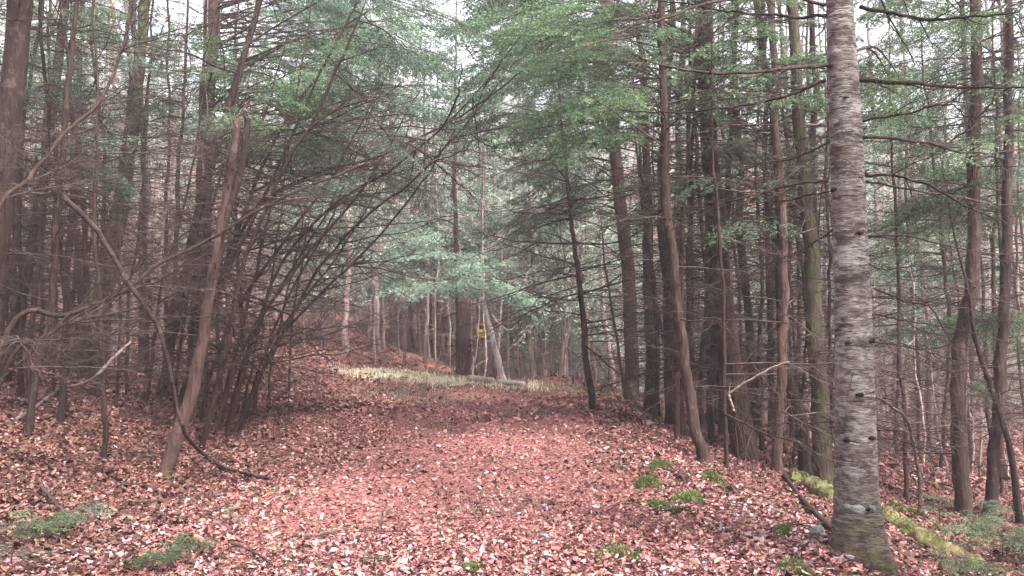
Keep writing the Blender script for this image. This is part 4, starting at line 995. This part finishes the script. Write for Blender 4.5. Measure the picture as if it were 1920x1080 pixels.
for i_, (x_, y_, s_, l_) in enumerate(((4.2, -1.5, .8, 'added unseen shade conifer behind the viewpoint, nearest on the right'), (6.5, 1.2, .8, 'added unseen shade conifer beside the viewpoint on the right'), (3.2, -6, .95, 'added unseen shade conifer behind the viewpoint on the trail edge'), (8.5, -3, .9, 'added unseen shade conifer well right of the viewpoint'),
        (-4.0, -2.5, .8, 'added unseen shade conifer behind the viewpoint, nearest on the left'), (-6.5, 1.0, .8, 'added unseen shade conifer beside the viewpoint on the left bank'), (-8.5, 4.2, .75, 'added unseen shade conifer outside the left edge on the bank'), (9.3, 3.2, .8, 'added unseen shade conifer outside the right edge'))):
    place(protoS[i_ % 2], x_, y_, s_, l_, None)  # unseen conifers added out of frame to shade the foreground

def drop(o):
    for c in CH.get(o, []): drop(c)
    bpy.data.objects.remove(o)
for p_ in protoA + protoB + protoH + protoS + protoP + protoQ + protoR:
    if p_ not in used: drop(p_)
# ------------------------------------------------------------------ things at the clearing
# two short logs
CUT = bark_mat('sawn_wood', (.30, .23, .18), (.45, .36, .28), (.58, .48, .38), sz=1, scale=10)
LOGM = bark_mat('grey_log', (.22, .19, .15), (.40, .35, .28), (.54, .49, .41), sz=1, scale=12)
def log(p0, p1, w, lab, mat=LOGM, seed=0, name='log', cutends=True):
    a = hit(*p0); b = hit(*p1); r = w / F * a.y / 2
    a = Vector((a.x, a.y, Hs(a.x, a.y) + r * 1.1)); b = Vector((b.x, b.y, Hs(b.x, b.y) + r * 1.1))
    root = empty(name, Vector((a.x, a.y, a.z - r * .8)), lab, 'log')
    d = b - a; g = np.random.default_rng(seed); S = 24
    P = np.array([list(a - root.location + d * t) for t in np.linspace(0, 1, S)]); P[:, 2] += g.normal(0, r * .05, S)
    Rr = r * np.linspace(1.05, .92, S) * g.uniform(.95, 1.05, S)
    mbk = MB(); mbk.tubes(P[None], Rr[None], 14, cap=True); mbk.v[0] += g.normal(0, r * .03, mbk.v[0].shape)
    link('bark', mbk.mesh('bark', mat), root)
    if cutends:
        n = d.normalized()
        for e, s_ in ((P[0], -1), (P[-1], 1)):
            e = Vector(e); m_ = MB(); m_.tubes(np.array([[list(e - n * s_ * .01), list(e + n * s_ * .012)]]), np.array([[r * .86, r * .84]]), 14, cap=True)
            link('cut_end', m_.mesh('cut_end', CUT), root)
    return root
log((880, 716), (924, 721), 12, 'left one of the two short grey logs in the grass at the trail end', seed=1)
log((936, 723), (982, 728), 12, 'right one of the two short grey logs, nearer the foot of the pale trunk', seed=2)

# pale leaning trunk behind the logs
PL = hero('leaning_dead_tree', [(946, 714), (934, 668), (924, 636), (918, 616), (910, 583), (905, 556)], 13, 7, 'pale barkless trunk leaning left above the two short logs', mat=BARK_PALE, dead=3, dz=(1.2, 3), dl=(.4, .8), broken=True, stubs=6, twigs=[make_dead('pale_branch', 777, TWIG_PALE, 2.2), make_dead('pale_branch', 778, TWIG_PALE, 2.2)], flare=.3)
px_limb(PL, [(922, 588), (934, 604), (951, 620)], .03, .015, mat=BARK_PALE, ntw=3)
# brown trunk carrying the boards
ST = hero('conifer_tree', [(897, 706), (900, 650), (903, 600), (905, 520), (906, 400)], 10, 8, 'slim brown trunk behind the logs that carries the yellow trail boards', mat=BARK_FAR_HAZED, dead=6, twigs=DEAD_FAR, height=12, dz=(3.6, 8))
0 and print('ST', ST.base, 'PL', PL.base, 'sap', R['sap'].base, 'pair', R['pair'].base)
YEL = nodes('yellow_paint'); YEL[2].inputs['Base Color'].default_value = (.72, .42, .02, 1)
n_ = noise(YEL[1], mapping(YEL[1], (1, 1, 1)), 18, 3); YEL[1].links.new(ramp(YEL[1], n_.outputs[0], [(.3, (.50, .25, .015)), (.6, (.80, .50, .03))]).outputs[0], YEL[2].inputs['Base Color'])
ORG = nodes('weathered_orange_paint'); n_ = noise(ORG[1], mapping(ORG[1], (1, 1, 1)), 18, 3)
ORG[1].links.new(ramp(ORG[1], n_.outputs[0], [(.3, (.30, .10, .02)), (.6, (.52, .24, .04))]).outputs[0], ORG[2].inputs['Base Color'])
WHT = nodes('white_paint'); n_ = noise(WHT[1], mapping(WHT[1], (1, 1, 1)), 18, 3)
WHT[1].links.new(ramp(WHT[1], n_.outputs[0], [(.3, (.62, .60, .48)), (.6, (.85, .83, .72))]).outputs[0], WHT[2].inputs['Base Color'])
def board(c, w, h, mat, lab, arrow=None, marks=()):
    Y = ST.Y - .20; k = Y / F; p = pt(c[0], c[1], Y); W_, H_ = w * k / 2, h * k / 2
    root = empty('trail_sign', p, lab, 'sign')
    if arrow == 'L': o_ = [(-W_, 0), (-W_ * .55, -H_), (W_, -H_), (W_, H_), (-W_ * .55, H_)]
    elif arrow == 'R': o_ = [(W_, 0), (W_ * .55, H_), (-W_, H_), (-W_, -H_), (W_ * .55, -H_)]
    else: o_ = [(-W_, -H_), (W_, -H_), (W_, H_), (-W_, H_)]
    def plate(o_, y0, y1):
        n = len(o_); v = [(x, y0, z) for x, z in o_] + [(x, y1, z) for x, z in o_]
        bm = bpy.data.meshes.new('board'); fs = [list(range(n)), list(range(2 * n - 1, n - 1, -1))] + [[i, i + n, (i + 1) % n + n, (i + 1) % n] for i in range(n)]
        bm.from_pydata(v, [], fs); return bm
    m_ = plate(o_, -.012, .012); m_.materials.append(mat); link('board', m_, root)
    for (x0, z0, x1, z1) in marks:
        q = [(x0 * W_, z0 * H_), (x1 * W_, z0 * H_), (x1 * W_, z1 * H_), (x0 * W_, z1 * H_)]
        m_ = plate(q, -.016, -.0125); m_.materials.append(WHT[0]); link('white_mark', m_, root)
board((901, 608), 16, 7, ORG[0], 'weathered orange brown arrow board, topmost of the boards on the slim trunk', 'L')
board((903, 621), 13, 8, YEL[0], 'small yellow board with a pale spot, middle one on the slim trunk', None, ((-.7, -.5, .0, .6),))
board((903, 630), 16, 6.5, YEL[0], 'bright yellow arrow board, lowest on the slim trunk', 'R', ((-.8, -.5, .1, .5),))

# ------------------------------------------------------------------ foreground sticks, stone, moss
def ground_stick(q, w0, w1, lab, mat=TWIG_PALE, ntw=4, Ys=None, name='fallen_branch', lift=.045, ltw=.25):
    W_ = []
    for i_, (a, b) in enumerate(q):
        if Ys and Ys[i_] is not None: p = pt(a, b, Ys[i_])
        else: p = hit(a, b); p.z = Hs(p.x, p.y) + lift
        W_.append(p)
    base = Vector(W_[0]); k = base.y / F / 2
    P = catmull([p - base for p in W_], 8 * len(q)); P += rng.normal(0, .003, P.shape)
    Rr = np.linspace(w0 * k, w1 * k, len(P)); mbk = MB(); mbk.tubes(P[None], Rr[None], 9, cap=True)
    root = empty(name, base, lab, 'branch'); link('stem', mbk.mesh('stem', mat), root)
    if ntw:
        mbk = MB(); Q, RQ, lq = grow(P[None], Rr[None], ntw, .2, .95, ltw, .7, S=6, wob=.05, up=.15); mbk.tubes(Q, np.clip(RQ * .6, .0015, .01), 5)
        Q2, RQ2, _ = grow(Q, np.clip(RQ * .6, .0015, .01), 3, .2, .95, lq * .5, .8, S=4); mbk.tubes(Q2, np.maximum(RQ2, .001), 3)
        link('side_twigs', mbk.mesh('side_twigs', mat), root)
    return root
a = hit(508, 917); Y0 = a.y; b_ = hit(345, 800).y
ground_stick([(508, 917), (465, 905), (420, 890), (385, 868), (352, 820), (330, 755), (318, 690), (292, 605), (240, 530), (182, 432), (118, 368)], 6, 10,
             'long bent branch curving down from the left woods to the trail edge', mat=TWIG, lift=.085, Ys=[None, None, None, None, 8.3, 8.1, 8.0, 7.9, 7.8, 7.7, 7.6], ntw=4)
ground_stick([(30, 795), (70, 768), (112, 736), (165, 716), (215, 668), (246, 640)], 8, 4, 'bare pale stick propped on the left bank by the crooked stem', mat=TWIG_PALE, Ys=[None, None, None, 8.6, 8.8, 9.0], ntw=3)
ground_stick([(1470, 898), (1505, 945), (1545, 988), (1590, 1030), (1628, 1078)], 8, 9, 'long grey stick lying on the leaves at the foot of the big grey tree', mat=TWIG, ntw=5)
ground_stick([(1722, 962), (1724, 900), (1712, 830), (1700, 786), (1666, 758), (1640, 742)], 7, 5, 'pale bent dead branch hanging down right of the big grey tree', mat=TWIG_PALE, Ys=[5.9, 5.9, 5.85, 5.8, 5.75, 5.7], ntw=4, name='dangling_branch')
ground_stick([(1376, 770), (1368, 745), (1372, 735), (1410, 710), (1450, 688), (1480, 678)], 5, 3, 'pale kinked dead branch crossing in front of the widest dark trunk', mat=TWIG_PALE, Ys=[8.9, 8.9, 8.9, 8.8, 8.7, 8.6], ntw=4, name='dangling_branch')
ground_stick([(1225, 752), (1270, 735), (1320, 715)], 9, 8, 'pale fallen pole lying between the trunks of the right hand row', mat=TWIG_PALE, ntw=2)
ground_stick([(75, 920), (100, 950), (128, 978)], 7, 5, 'short dark stick on the leaves at lower left', mat=TWIG, ntw=0)
ground_stick([(430, 1030), (470, 1045), (510, 1070)], 5, 4, 'thin stick among green sprigs at the bottom left of the trail', mat=TWIG, ntw=2, ltw=.1)
ground_stick([(180, 700), (260, 690), (330, 682)], 7, 6, 'dark fallen pole lying on the left bank behind the bent branch', mat=TWIG, ntw=2)

MOSS = leaf_mat('moss_tufts', (.06, .075, .028), (.10, .125, .042), (.18, .20, .08), .2, .35)
MOSSY = nodes('mossy_log_bark'); tt = MOSSY[1]; n1 = noise(tt, mapping(tt, (1, 1, 1)), 5, 5); n2 = noise(tt, mapping(tt, (1, 1, 1)), 40, 3)
c1 = ramp(tt, n1.outputs[0], [(.38, (.09, .05, .036)), (.5, (.12, .10, .045)), (.7, (.19, .19, .075))])
tt.links.new(mix(tt, .3, c1.outputs[0], n2.outputs[0], 'OVERLAY'), MOSSY[2].inputs['Base Color']); MOSSY[2].inputs['Roughness'].default_value = 1
bump(tt, MOSSY[2], n2.outputs[0], 1, .02)
def mossy_log(q, w0, w1, lab, seed):
    W_ = [hit(a, b) for a, b in q]; base = Vector(W_[0]); k = base.y / F / 2
    P = catmull([Vector((p.x, p.y, Hs(p.x, p.y) + w0 * k * .05)) - base for p in W_], 40)
    g = np.random.default_rng(seed); Rr = np.linspace(w0 * k, w1 * k, 40) * (1 + .10 * np.sin(np.arange(40) * .7) + g.uniform(-.09, .09, 40))
    mbk = MB(); mbk.tubes(P[None], Rr[None], 20, cap=True); mbk.v[0] += g.normal(0, .010, mbk.v[0].shape)
    root = empty('mossy_log', base, lab, 'log'); link('bark', mbk.mesh('bark', MOSSY[0]), root)
    n = 9000; i_ = g.integers(0, 39, n); u = g.uniform(0, 1, n)[:, None]; c = P[i_] * (1 - u) + P[i_ + 1] * u
    T_ = P[i_ + 1] - P[i_]; T_ /= np.linalg.norm(T_, axis=1, keepdims=True); s_ = np.cross(T_, [0, 0, 1.]); s_ /= np.linalg.norm(s_, axis=1, keepdims=True); up = np.cross(s_, T_)
    a_ = g.normal(0, .75, n); nrm = s_ * np.sin(a_)[:, None] + up * np.cos(a_)[:, None]
    keep = (np.sin(c[:, 0] * 9 + a_ * 2) + np.sin(c[:, 1] * 13 + a_) + g.normal(0, .6, n)) > .1
    c, nrm, i_, T_ = c[keep], nrm[keep], i_[keep], T_[keep]; D = nrm + g.normal(0, .5, nrm.shape); D /= np.linalg.norm(D, axis=1, keepdims=True)
    W2 = np.cross(D, g.normal(0, 1, D.shape)); W2 /= np.linalg.norm(W2, axis=1, keepdims=True)
    m_ = MB(); m_.leaves(c + nrm * Rr[i_][:, None] * .98, D, W2, .018 * g.uniform(.5, 1.4, len(c)), .006)
    link('moss', m_.mesh('moss', MOSS, smooth=False), root, None)
mossy_log([(1478, 896), (1520, 915), (1568, 944)], 34, 38, 'moss covered log end showing left of the big grey tree', 1)
mossy_log([(1652, 972), (1700, 1000), (1760, 1035), (1830, 1072)], 44, 40, 'thick moss covered log running down slope right of the big grey tree', 2)
mossy_log([(1668, 948), (1720, 968), (1780, 1004)], 16, 12, 'thin mossy log lying behind the thick one right of the big grey tree', 3)
def moss_cushion(px, py, w, h, lab, seed, mat=MOSS):
    c = hit(px, py); k = c.y / F; r = w * k / 2; g = np.random.default_rng(seed); n = int(1500 * w / 40)
    rr = np.sqrt(g.uniform(0, 1, n)); an = g.uniform(0, 6.28, n); wob = 1 + .25 * np.sin(an * 3 + seed) + .12 * np.sin(an * 5)
    x = c.x + rr * np.cos(an) * r * wob; y = c.y + rr * np.sin(an) * r * 1.6 * wob
    z = H(x, y) + h * (1 - rr ** 2)
    D = np.stack([np.cos(an) * rr, np.sin(an) * rr, np.full(n, 1.)], -1) + g.normal(0, .45, (n, 3)); D /= np.linalg.norm(D, axis=1, keepdims=True)
    W2 = np.cross(D, g.normal(0, 1, D.shape)); W2 /= np.linalg.norm(W2, axis=1, keepdims=True)
    base = np.array([c.x, c.y, Hs(c.x, c.y)]); root = empty('moss_cushion', Vector(base), lab, 'moss')
    m_ = MB(); m_.leaves(np.stack([x, y, z], -1) - base, D, W2, .028 * g.uniform(.5, 1.3, n), .009)
    link('tufts', m_.mesh('tufts', mat, smooth=False), root)
    # earthy dome under the tufts
    U = np.linspace(0, 2 * np.pi, 25)[:-1]; Rg = np.linspace(0.02, 1, 8); V = []
    for r_ in Rg:
        for u in U:
            wb = 1 + .25 * math.sin(u * 3 + seed) + .12 * math.sin(u * 5); xx = c.x + r_ * math.cos(u) * r * wb; yy = c.y + r_ * math.sin(u) * r * 1.6 * wb
            V.append((xx - base[0], yy - base[1], Hs(xx, yy) + h * (1 - r_ ** 2) - .006 - base[2] - (.02 if r_ == 1 else 0)))
    i_, j_ = np.meshgrid(np.arange(7), np.arange(24), indexing='ij'); j2 = (j_ + 1) % 24
    m_ = MB(); m_.add(V, np.stack([i_ * 24 + j_, (i_ + 1) * 24 + j_, (i_ + 1) * 24 + j2, i_ * 24 + j2], -1).reshape(-1, 4)); link('mound', m_.mesh('mound', MOSSY[0]), root)
for i_, (a, b, w, h, lab) in enumerate((
    (1236, 882, 44, .10, 'green moss cushion farthest up the right edge of the trail'), (1215, 912, 50, .08, 'round green moss cushion just below the farthest one'),
    (1340, 903, 44, .07, 'small moss cushion nearest the foot of the kinked slender tree'), (1294, 942, 50, .08, 'bright moss cushion above the widest ochre patch'),
    (1235, 950, 50, .03, 'flat ochre green moss patch left of the bright cushion'), (1272, 965, 40, .04, 'ochre green moss patch below the bright cushion'),
    (1468, 1003, 30, .05, 'small green moss cushion left of the grey stone'), (1155, 1040, 90, .012, 'broad thin ochre moss patch near the bottom of the trail'),
    (1490, 1075, 70, .02, 'low moss patch at the bottom edge below the grey stone'), (882, 1072, 40, .02, 'tiny moss patch at the bottom middle of the trail'))):
    moss_cushion(a, b, w, h, lab, 40 + i_)

def stone(px, py, w, h, lab, mat, seed, sy=.8):
    c = hit(px, py); k = c.y / F; g = np.random.default_rng(seed)
    U, V_ = 22, 14; v = []
    for i_ in range(V_ + 1):
        th = math.pi * i_ / V_
        for j_ in range(U):
            ph = 2 * math.pi * j_ / U; d = np.array([math.sin(th) * math.cos(ph), math.sin(th) * math.sin(ph), math.cos(th)])
            f = 1 + .10 * math.sin(3 * d[0] + seed) + .10 * math.sin(4 * d[1] + 2 * d[2] + seed) + .05 * math.sin(9 * d[2] + 5 * d[0])
            d2 = d; v.append(d2 * f * np.array([w * k / 2, w * k / 2 * sy, h * k / 2]))
    i2, j2 = np.meshgrid(np.arange(V_), np.arange(U), indexing='ij'); jn = (j2 + 1) % U
    m_ = MB(); m_.add(v, np.stack([i2 * U + j2, (i2 + 1) * U + j2, (i2 + 1) * U + jn, i2 * U + jn], -1).reshape(-1, 4))
    o = link('stone', m_.mesh('stone', mat)); o.location = (c.x, c.y, Hs(c.x, c.y) + h * k * .32); o.rotation_euler = (.1, -.25, seed)
    return tag(o, lab, 'stone')
STONE = nodes('grey_stone'); tt = STONE[1]; n1 = noise(tt, mapping(tt, (1, 1, 1)), 14, 6, .7)
tt.links.new(ramp(tt, n1.outputs[0], [(.3, (.05, .05, .05)), (.5, (.12, .125, .13)), (.7, (.22, .23, .24))]).outputs[0], STONE[2].inputs['Base Color']); STONE[2].inputs['Roughness'].default_value = .85
bump(tt, STONE[2], n1.outputs[0], .6, .01)
stone(1532, 1012, 36, 30, 'rounded grey stone lying left of the big grey tree foot', STONE[0], 1)
stone(1505, 1020, 22, 10, 'small flat stone beside the rounded grey stone', STONE[0], 2)
stone(1022, 1012, 26, 12, 'small pale stone showing through the trail leaves', STONE[0], 3)
stone(866, 702, 34, 22, 'boulder in the grass left of the two short logs', STONE[0], 4)

# fern / hemlock seedlings in the foreground
def seedling(px, py, n, L, fol, lab, up=.25, azr=(0, 6.28), name='hemlock_seedling', stem=.12):
    c = hit(px, py); c.z = Hs(c.x, c.y); root = empty(name, c, lab, 'seedling')
    mbk = MB(); mbk.tubes(np.array([[[0, 0, -.03], [.005, 0, stem * .5], [.01, .005, stem]]]), np.array([[.006, .005, .003]]), 6, cap=True); link('stem', mbk.mesh('stem', TWIG), root)
    for i_ in range(n):
        z = stem * (.25 + .75 * (i_ + 1) / n); az = random.uniform(*azr); p0 = Vector((0.005, 0, z))
        S_ = random.choice(SPRAY[fol]); d = Vector((math.cos(az), math.sin(az), up * random.uniform(.3, 1.3)))
        b = link('twig', S_[0], root, frame(p0, p0 + d.normalized() * L * random.uniform(.7, 1.15), random.uniform(-.3, .3))); link('foliage', S_[1], b)
seedling(60, 1010, 10, .33, 'green', 'dark green hemlock seedling sprawling at the lower left corner')
seedling(150, 985, 8, .28, 'teal', 'dark green hemlock seedling just right of the corner one')
seedling(20, 1065, 5, .25, 'teal', 'small hemlock seedling at the very bottom left corner')
seedling(355, 1050, 10, .26, 'green', 'low green hemlock seedling left of the trail near the bottom edge')
seedling(285, 1078, 8, .24, 'green', 'green sprig at the bottom edge left of the low seedling')
seedling(430, 990, 4, .13, 'teal', 'small bluish green sprig above the low seedling')
seedling(410, 985, 3, .11, 'teal', 'tiny bluish green sprig beside the small one')
seedling(325, 905, 3, .12, 'bright', 'bright green sprig at the foot of the snapped leaning trunk')
seedling(700, 1075, 4, .12, 'green', 'small green plant at the bottom left of the trail')
seedling(715, 985, 3, .13, 'teal', 'pale grey green sprig on the leaves left of the trail')
seedling(1762, 985, 7, .28, 'green', 'feathery hemlock seedling above the mossy log', stem=.35)
seedling(1880, 1050, 14, .6, 'green', 'dark hemlock sapling at the lower right corner', stem=.4)
seedling(1840, 1000, 9, .38, 'green', 'hemlock seedling behind the lower right corner sapling', stem=.35)
seedling(1800, 1085, 6, .4, 'green', 'hemlock seedling at the bottom edge below the mossy log', stem=.2)
seedling(1690, 1000, 3, .2, 'bright', 'light green sprig on the mossy log right of the big grey tree')
seedling(1265, 1015, 4, .10, 'teal', 'low grey green plant below the ochre moss patch')
seedling(1160, 880, 4, .14, 'teal', 'faint grey green sprig left of the moss cushions')
seedling(1130, 735, 5, .4, 'teal', 'low green shrublet at the foot of the lone slim hemlock')
# scattered ground sprigs (uncountable)
g = np.random.default_rng(77); N = 9000
y = 4.3 + 3.8 * g.uniform(0, 1, N) ** 1.6; x = -1.55 + g.normal(0, 1, N) * .9
k = (np.sin(x * 3.1 + y) + np.sin(y * 2.7 - x * 2) + g.normal(0, .4, N)) > .15; x, y = x[k], y[k]
SPRIG = leaf_mat('ground_sprigs', (.09, .15, .07), (.16, .25, .13), (.28, .36, .24), .2)
grass('ground_sprigs', x, y, .05, .018, SPRIG, 'small grey green sprigs scattered among the leaves at the bottom left of the trail', 78, 'ground plants', lean=.9)

# dry weeds left of the trail end
def weeds(px, py, n, h, lab, mat=TWIG_PALE, r=.5):
    c = hit(px, py); c.z = Hs(c.x, c.y); root = empty('dry_weed_clump', c, lab, 'weeds')
    g = np.random.default_rng(int(px)); S = 6; s = np.linspace(0, 1, S)
    bx = g.normal(0, r, n); by = g.normal(0, r, n); az = g.uniform(0, 6.28, n); ln = g.uniform(.4, 1, n) * h; le = g.uniform(0, .5, n)
    P = np.zeros((n, S, 3)); P[..., 0] = bx[:, None] + np.cos(az)[:, None] * le[:, None] * ln[:, None] * s ** 1.5; P[..., 1] = by[:, None] + np.sin(az)[:, None] * le[:, None] * ln[:, None] * s ** 1.5
    P[..., 2] = (H(c.x + bx, c.y + by) - c.z)[:, None] + ln[:, None] * s; Rr = np.linspace(.005, .002, S)[None] * np.ones((n, 1))
    m_ = MB(); m_.tubes(P, Rr, 3); Q, RQ, _ = grow(P, Rr, 5, .3, 1, ln * .4, .6, S=4, up=.3, flat=.0, g=g); m_.tubes(Q, np.maximum(RQ, .0018), 3)
    link('stalks', m_.mesh('stalks', mat), root)
weeds(765, 745, 60, .55, 'clump of dry pale weeds left of the trail before the grass strip', r=.45)
weeds(1010, 716, 70, .9, 'tangle of pale dry brush right of the leaning pale trunk', r=1.2)
weeds(1090, 722, 60, .9, 'tangle of dry brush behind the lone slim hemlock', r=1.2)
weeds(840, 700, 60, .7, 'tangle of dry brush on the slope left of the boulder', r=.9)
weeds(1400, 860, 40, .5, 'dry brush around the feet of the right hand row', r=.6, mat=TWIG)
weeds(1770, 930, 40, .5, 'grey dry brush on the low slope right of the big grey tree', r=.5, mat=TWIG)
weeds(1300, 800, 40, .5, 'dry brush behind the kinked slender tree', r=.8, mat=TWIG)
weeds(500, 790, 30, .4, 'low dry twiggy brush at the foot of the arching clump', r=.4, mat=TWIG)

# uprooted dark stump mass behind the boards
def rootplate():
    p = pt(868, 640, 27.5); c = Vector((p.x, p.y, Hs(p.x, p.y))); root = empty('root_plate', c, 'dark upturned root mass standing in the shade left of the yellow trail boards', 'stump')
    g = np.random.default_rng(9); n = 24; az = g.uniform(0, 6.28, n); S = 7; s = np.linspace(0, 1, S)
    P = np.zeros((n, S, 3)); P[..., 0] = np.cos(az)[:, None] * s * g.uniform(.2, .5, n)[:, None]; P[..., 1] = g.normal(0, .12, (n, S)) * s
    P[..., 2] = 1.1 + np.sin(az)[:, None] * s * g.uniform(.5, 1.2, n)[:, None]; P[:, 1:] += g.normal(0, .04, (n, S - 1, 3))
    m_ = MB(); m_.tubes(P, g.uniform(.03, .08, n)[:, None] * np.linspace(1, .25, S)[None], 6); link('roots', m_.mesh('roots', BARK), root)
    P = np.array([[[0, .1, -.2], [.02, .05, .5], [0, 0, 1.1], [.05, .3, 2.3], [0, .5, 2.8]]]); m_ = MB(); m_.tubes(P, np.array([[.26, .24, .2, .16, .1]]), 14, cap=True); m_.v[0] += g.normal(0, .03, m_.v[0].shape)
    link('core', m_.mesh('core', BARK), root)
rootplate()
FC = {}
FC['a'] = hero('conifer_tree', [(737, 652), (737, 560), (736, 420), (735, 200)], 15, 12, 'thick reddish trunk beyond the clearing on the left of the far stand', mat=BARK_FAR_HAZED, dead=10, twigs=DEAD_FAR, height=14, Y=33)
FC['b'] = hero('conifer_tree', [(809, 668), (806, 560), (804, 420), (800, 300)], 7, 5, 'dark slim trunk standing alone in front of the far stand left of the boards', mat=BARK, dead=10, twigs=DEAD_FAR, height=12)
FC['c'] = hero('conifer_tree', [(772, 655), (770, 560), (768, 420)], 6, 5, 'dark slim trunk between the thick reddish far trunk and the lone slim one', mat=BARK, dead=10, twigs=DEAD_FAR, height=12)
FC['d'] = hero('birch_tree', [(957, 700), (956, 560), (958, 440), (960, 300)], 5, 4, 'thin white trunk rising behind the leaning pale trunk', mat=BARK_PALE, dead=8, twigs=DEAD_FAR, height=13, Y=33)
FC['e'] = hero('conifer_tree', [(862, 690), (860, 560), (858, 420)], 11, 9, 'dark brown trunk in front of the upturned root mass', mat=BARK, dead=10, twigs=DEAD_FAR, height=13, Y=27)
for k_, f_ in (('a', 'far'), ('e', 'far'), ('c', 'far'), ('d', 'far')):
    boughs_to(FC[k_], [(640, 420, 900, 530), (760, 440, 1000, 535), (680, 380, 1000, 500)], 9, fol='far', L2=1.9, r0=.03, dd=(-3, 1))

# ------------------------------------------------------------------ haze
hm = bpy.data.materials.new('haze'); hm.use_nodes = True; t = hm.node_tree; t.nodes.clear()
o = t.nodes.new('ShaderNodeOutputMaterial'); v = t.nodes.new('ShaderNodeVolumePrincipled'); v.inputs['Density'].default_value = .0022
v.inputs['Color'].default_value = (.90, .88, .96, 1); v.inputs['Anisotropy'].default_value = .3
t.links.new(v.outputs[0], o.inputs['Volume'])
zmax = 96
lo = (-175, -15, -8); hi = (175, 225, zmax)
vv = [(x, y, z) for z in (lo[2], hi[2]) for y in (lo[1], hi[1]) for x in (lo[0], hi[0])]
me = bpy.data.meshes.new('haze'); me.from_pydata(vv, [], [(0, 2, 3, 1), (4, 5, 7, 6), (0, 1, 5, 4), (2, 6, 7, 3), (0, 4, 6, 2), (1, 3, 7, 5)]); me.materials.append(hm)
tag(link('haze', me), 'thin pale haze filling the woods', 'haze', kind='stuff')
print('objects', len(bpy.data.objects), 'tris approx', sum(len(m.polygons) for m in bpy.data.meshes))
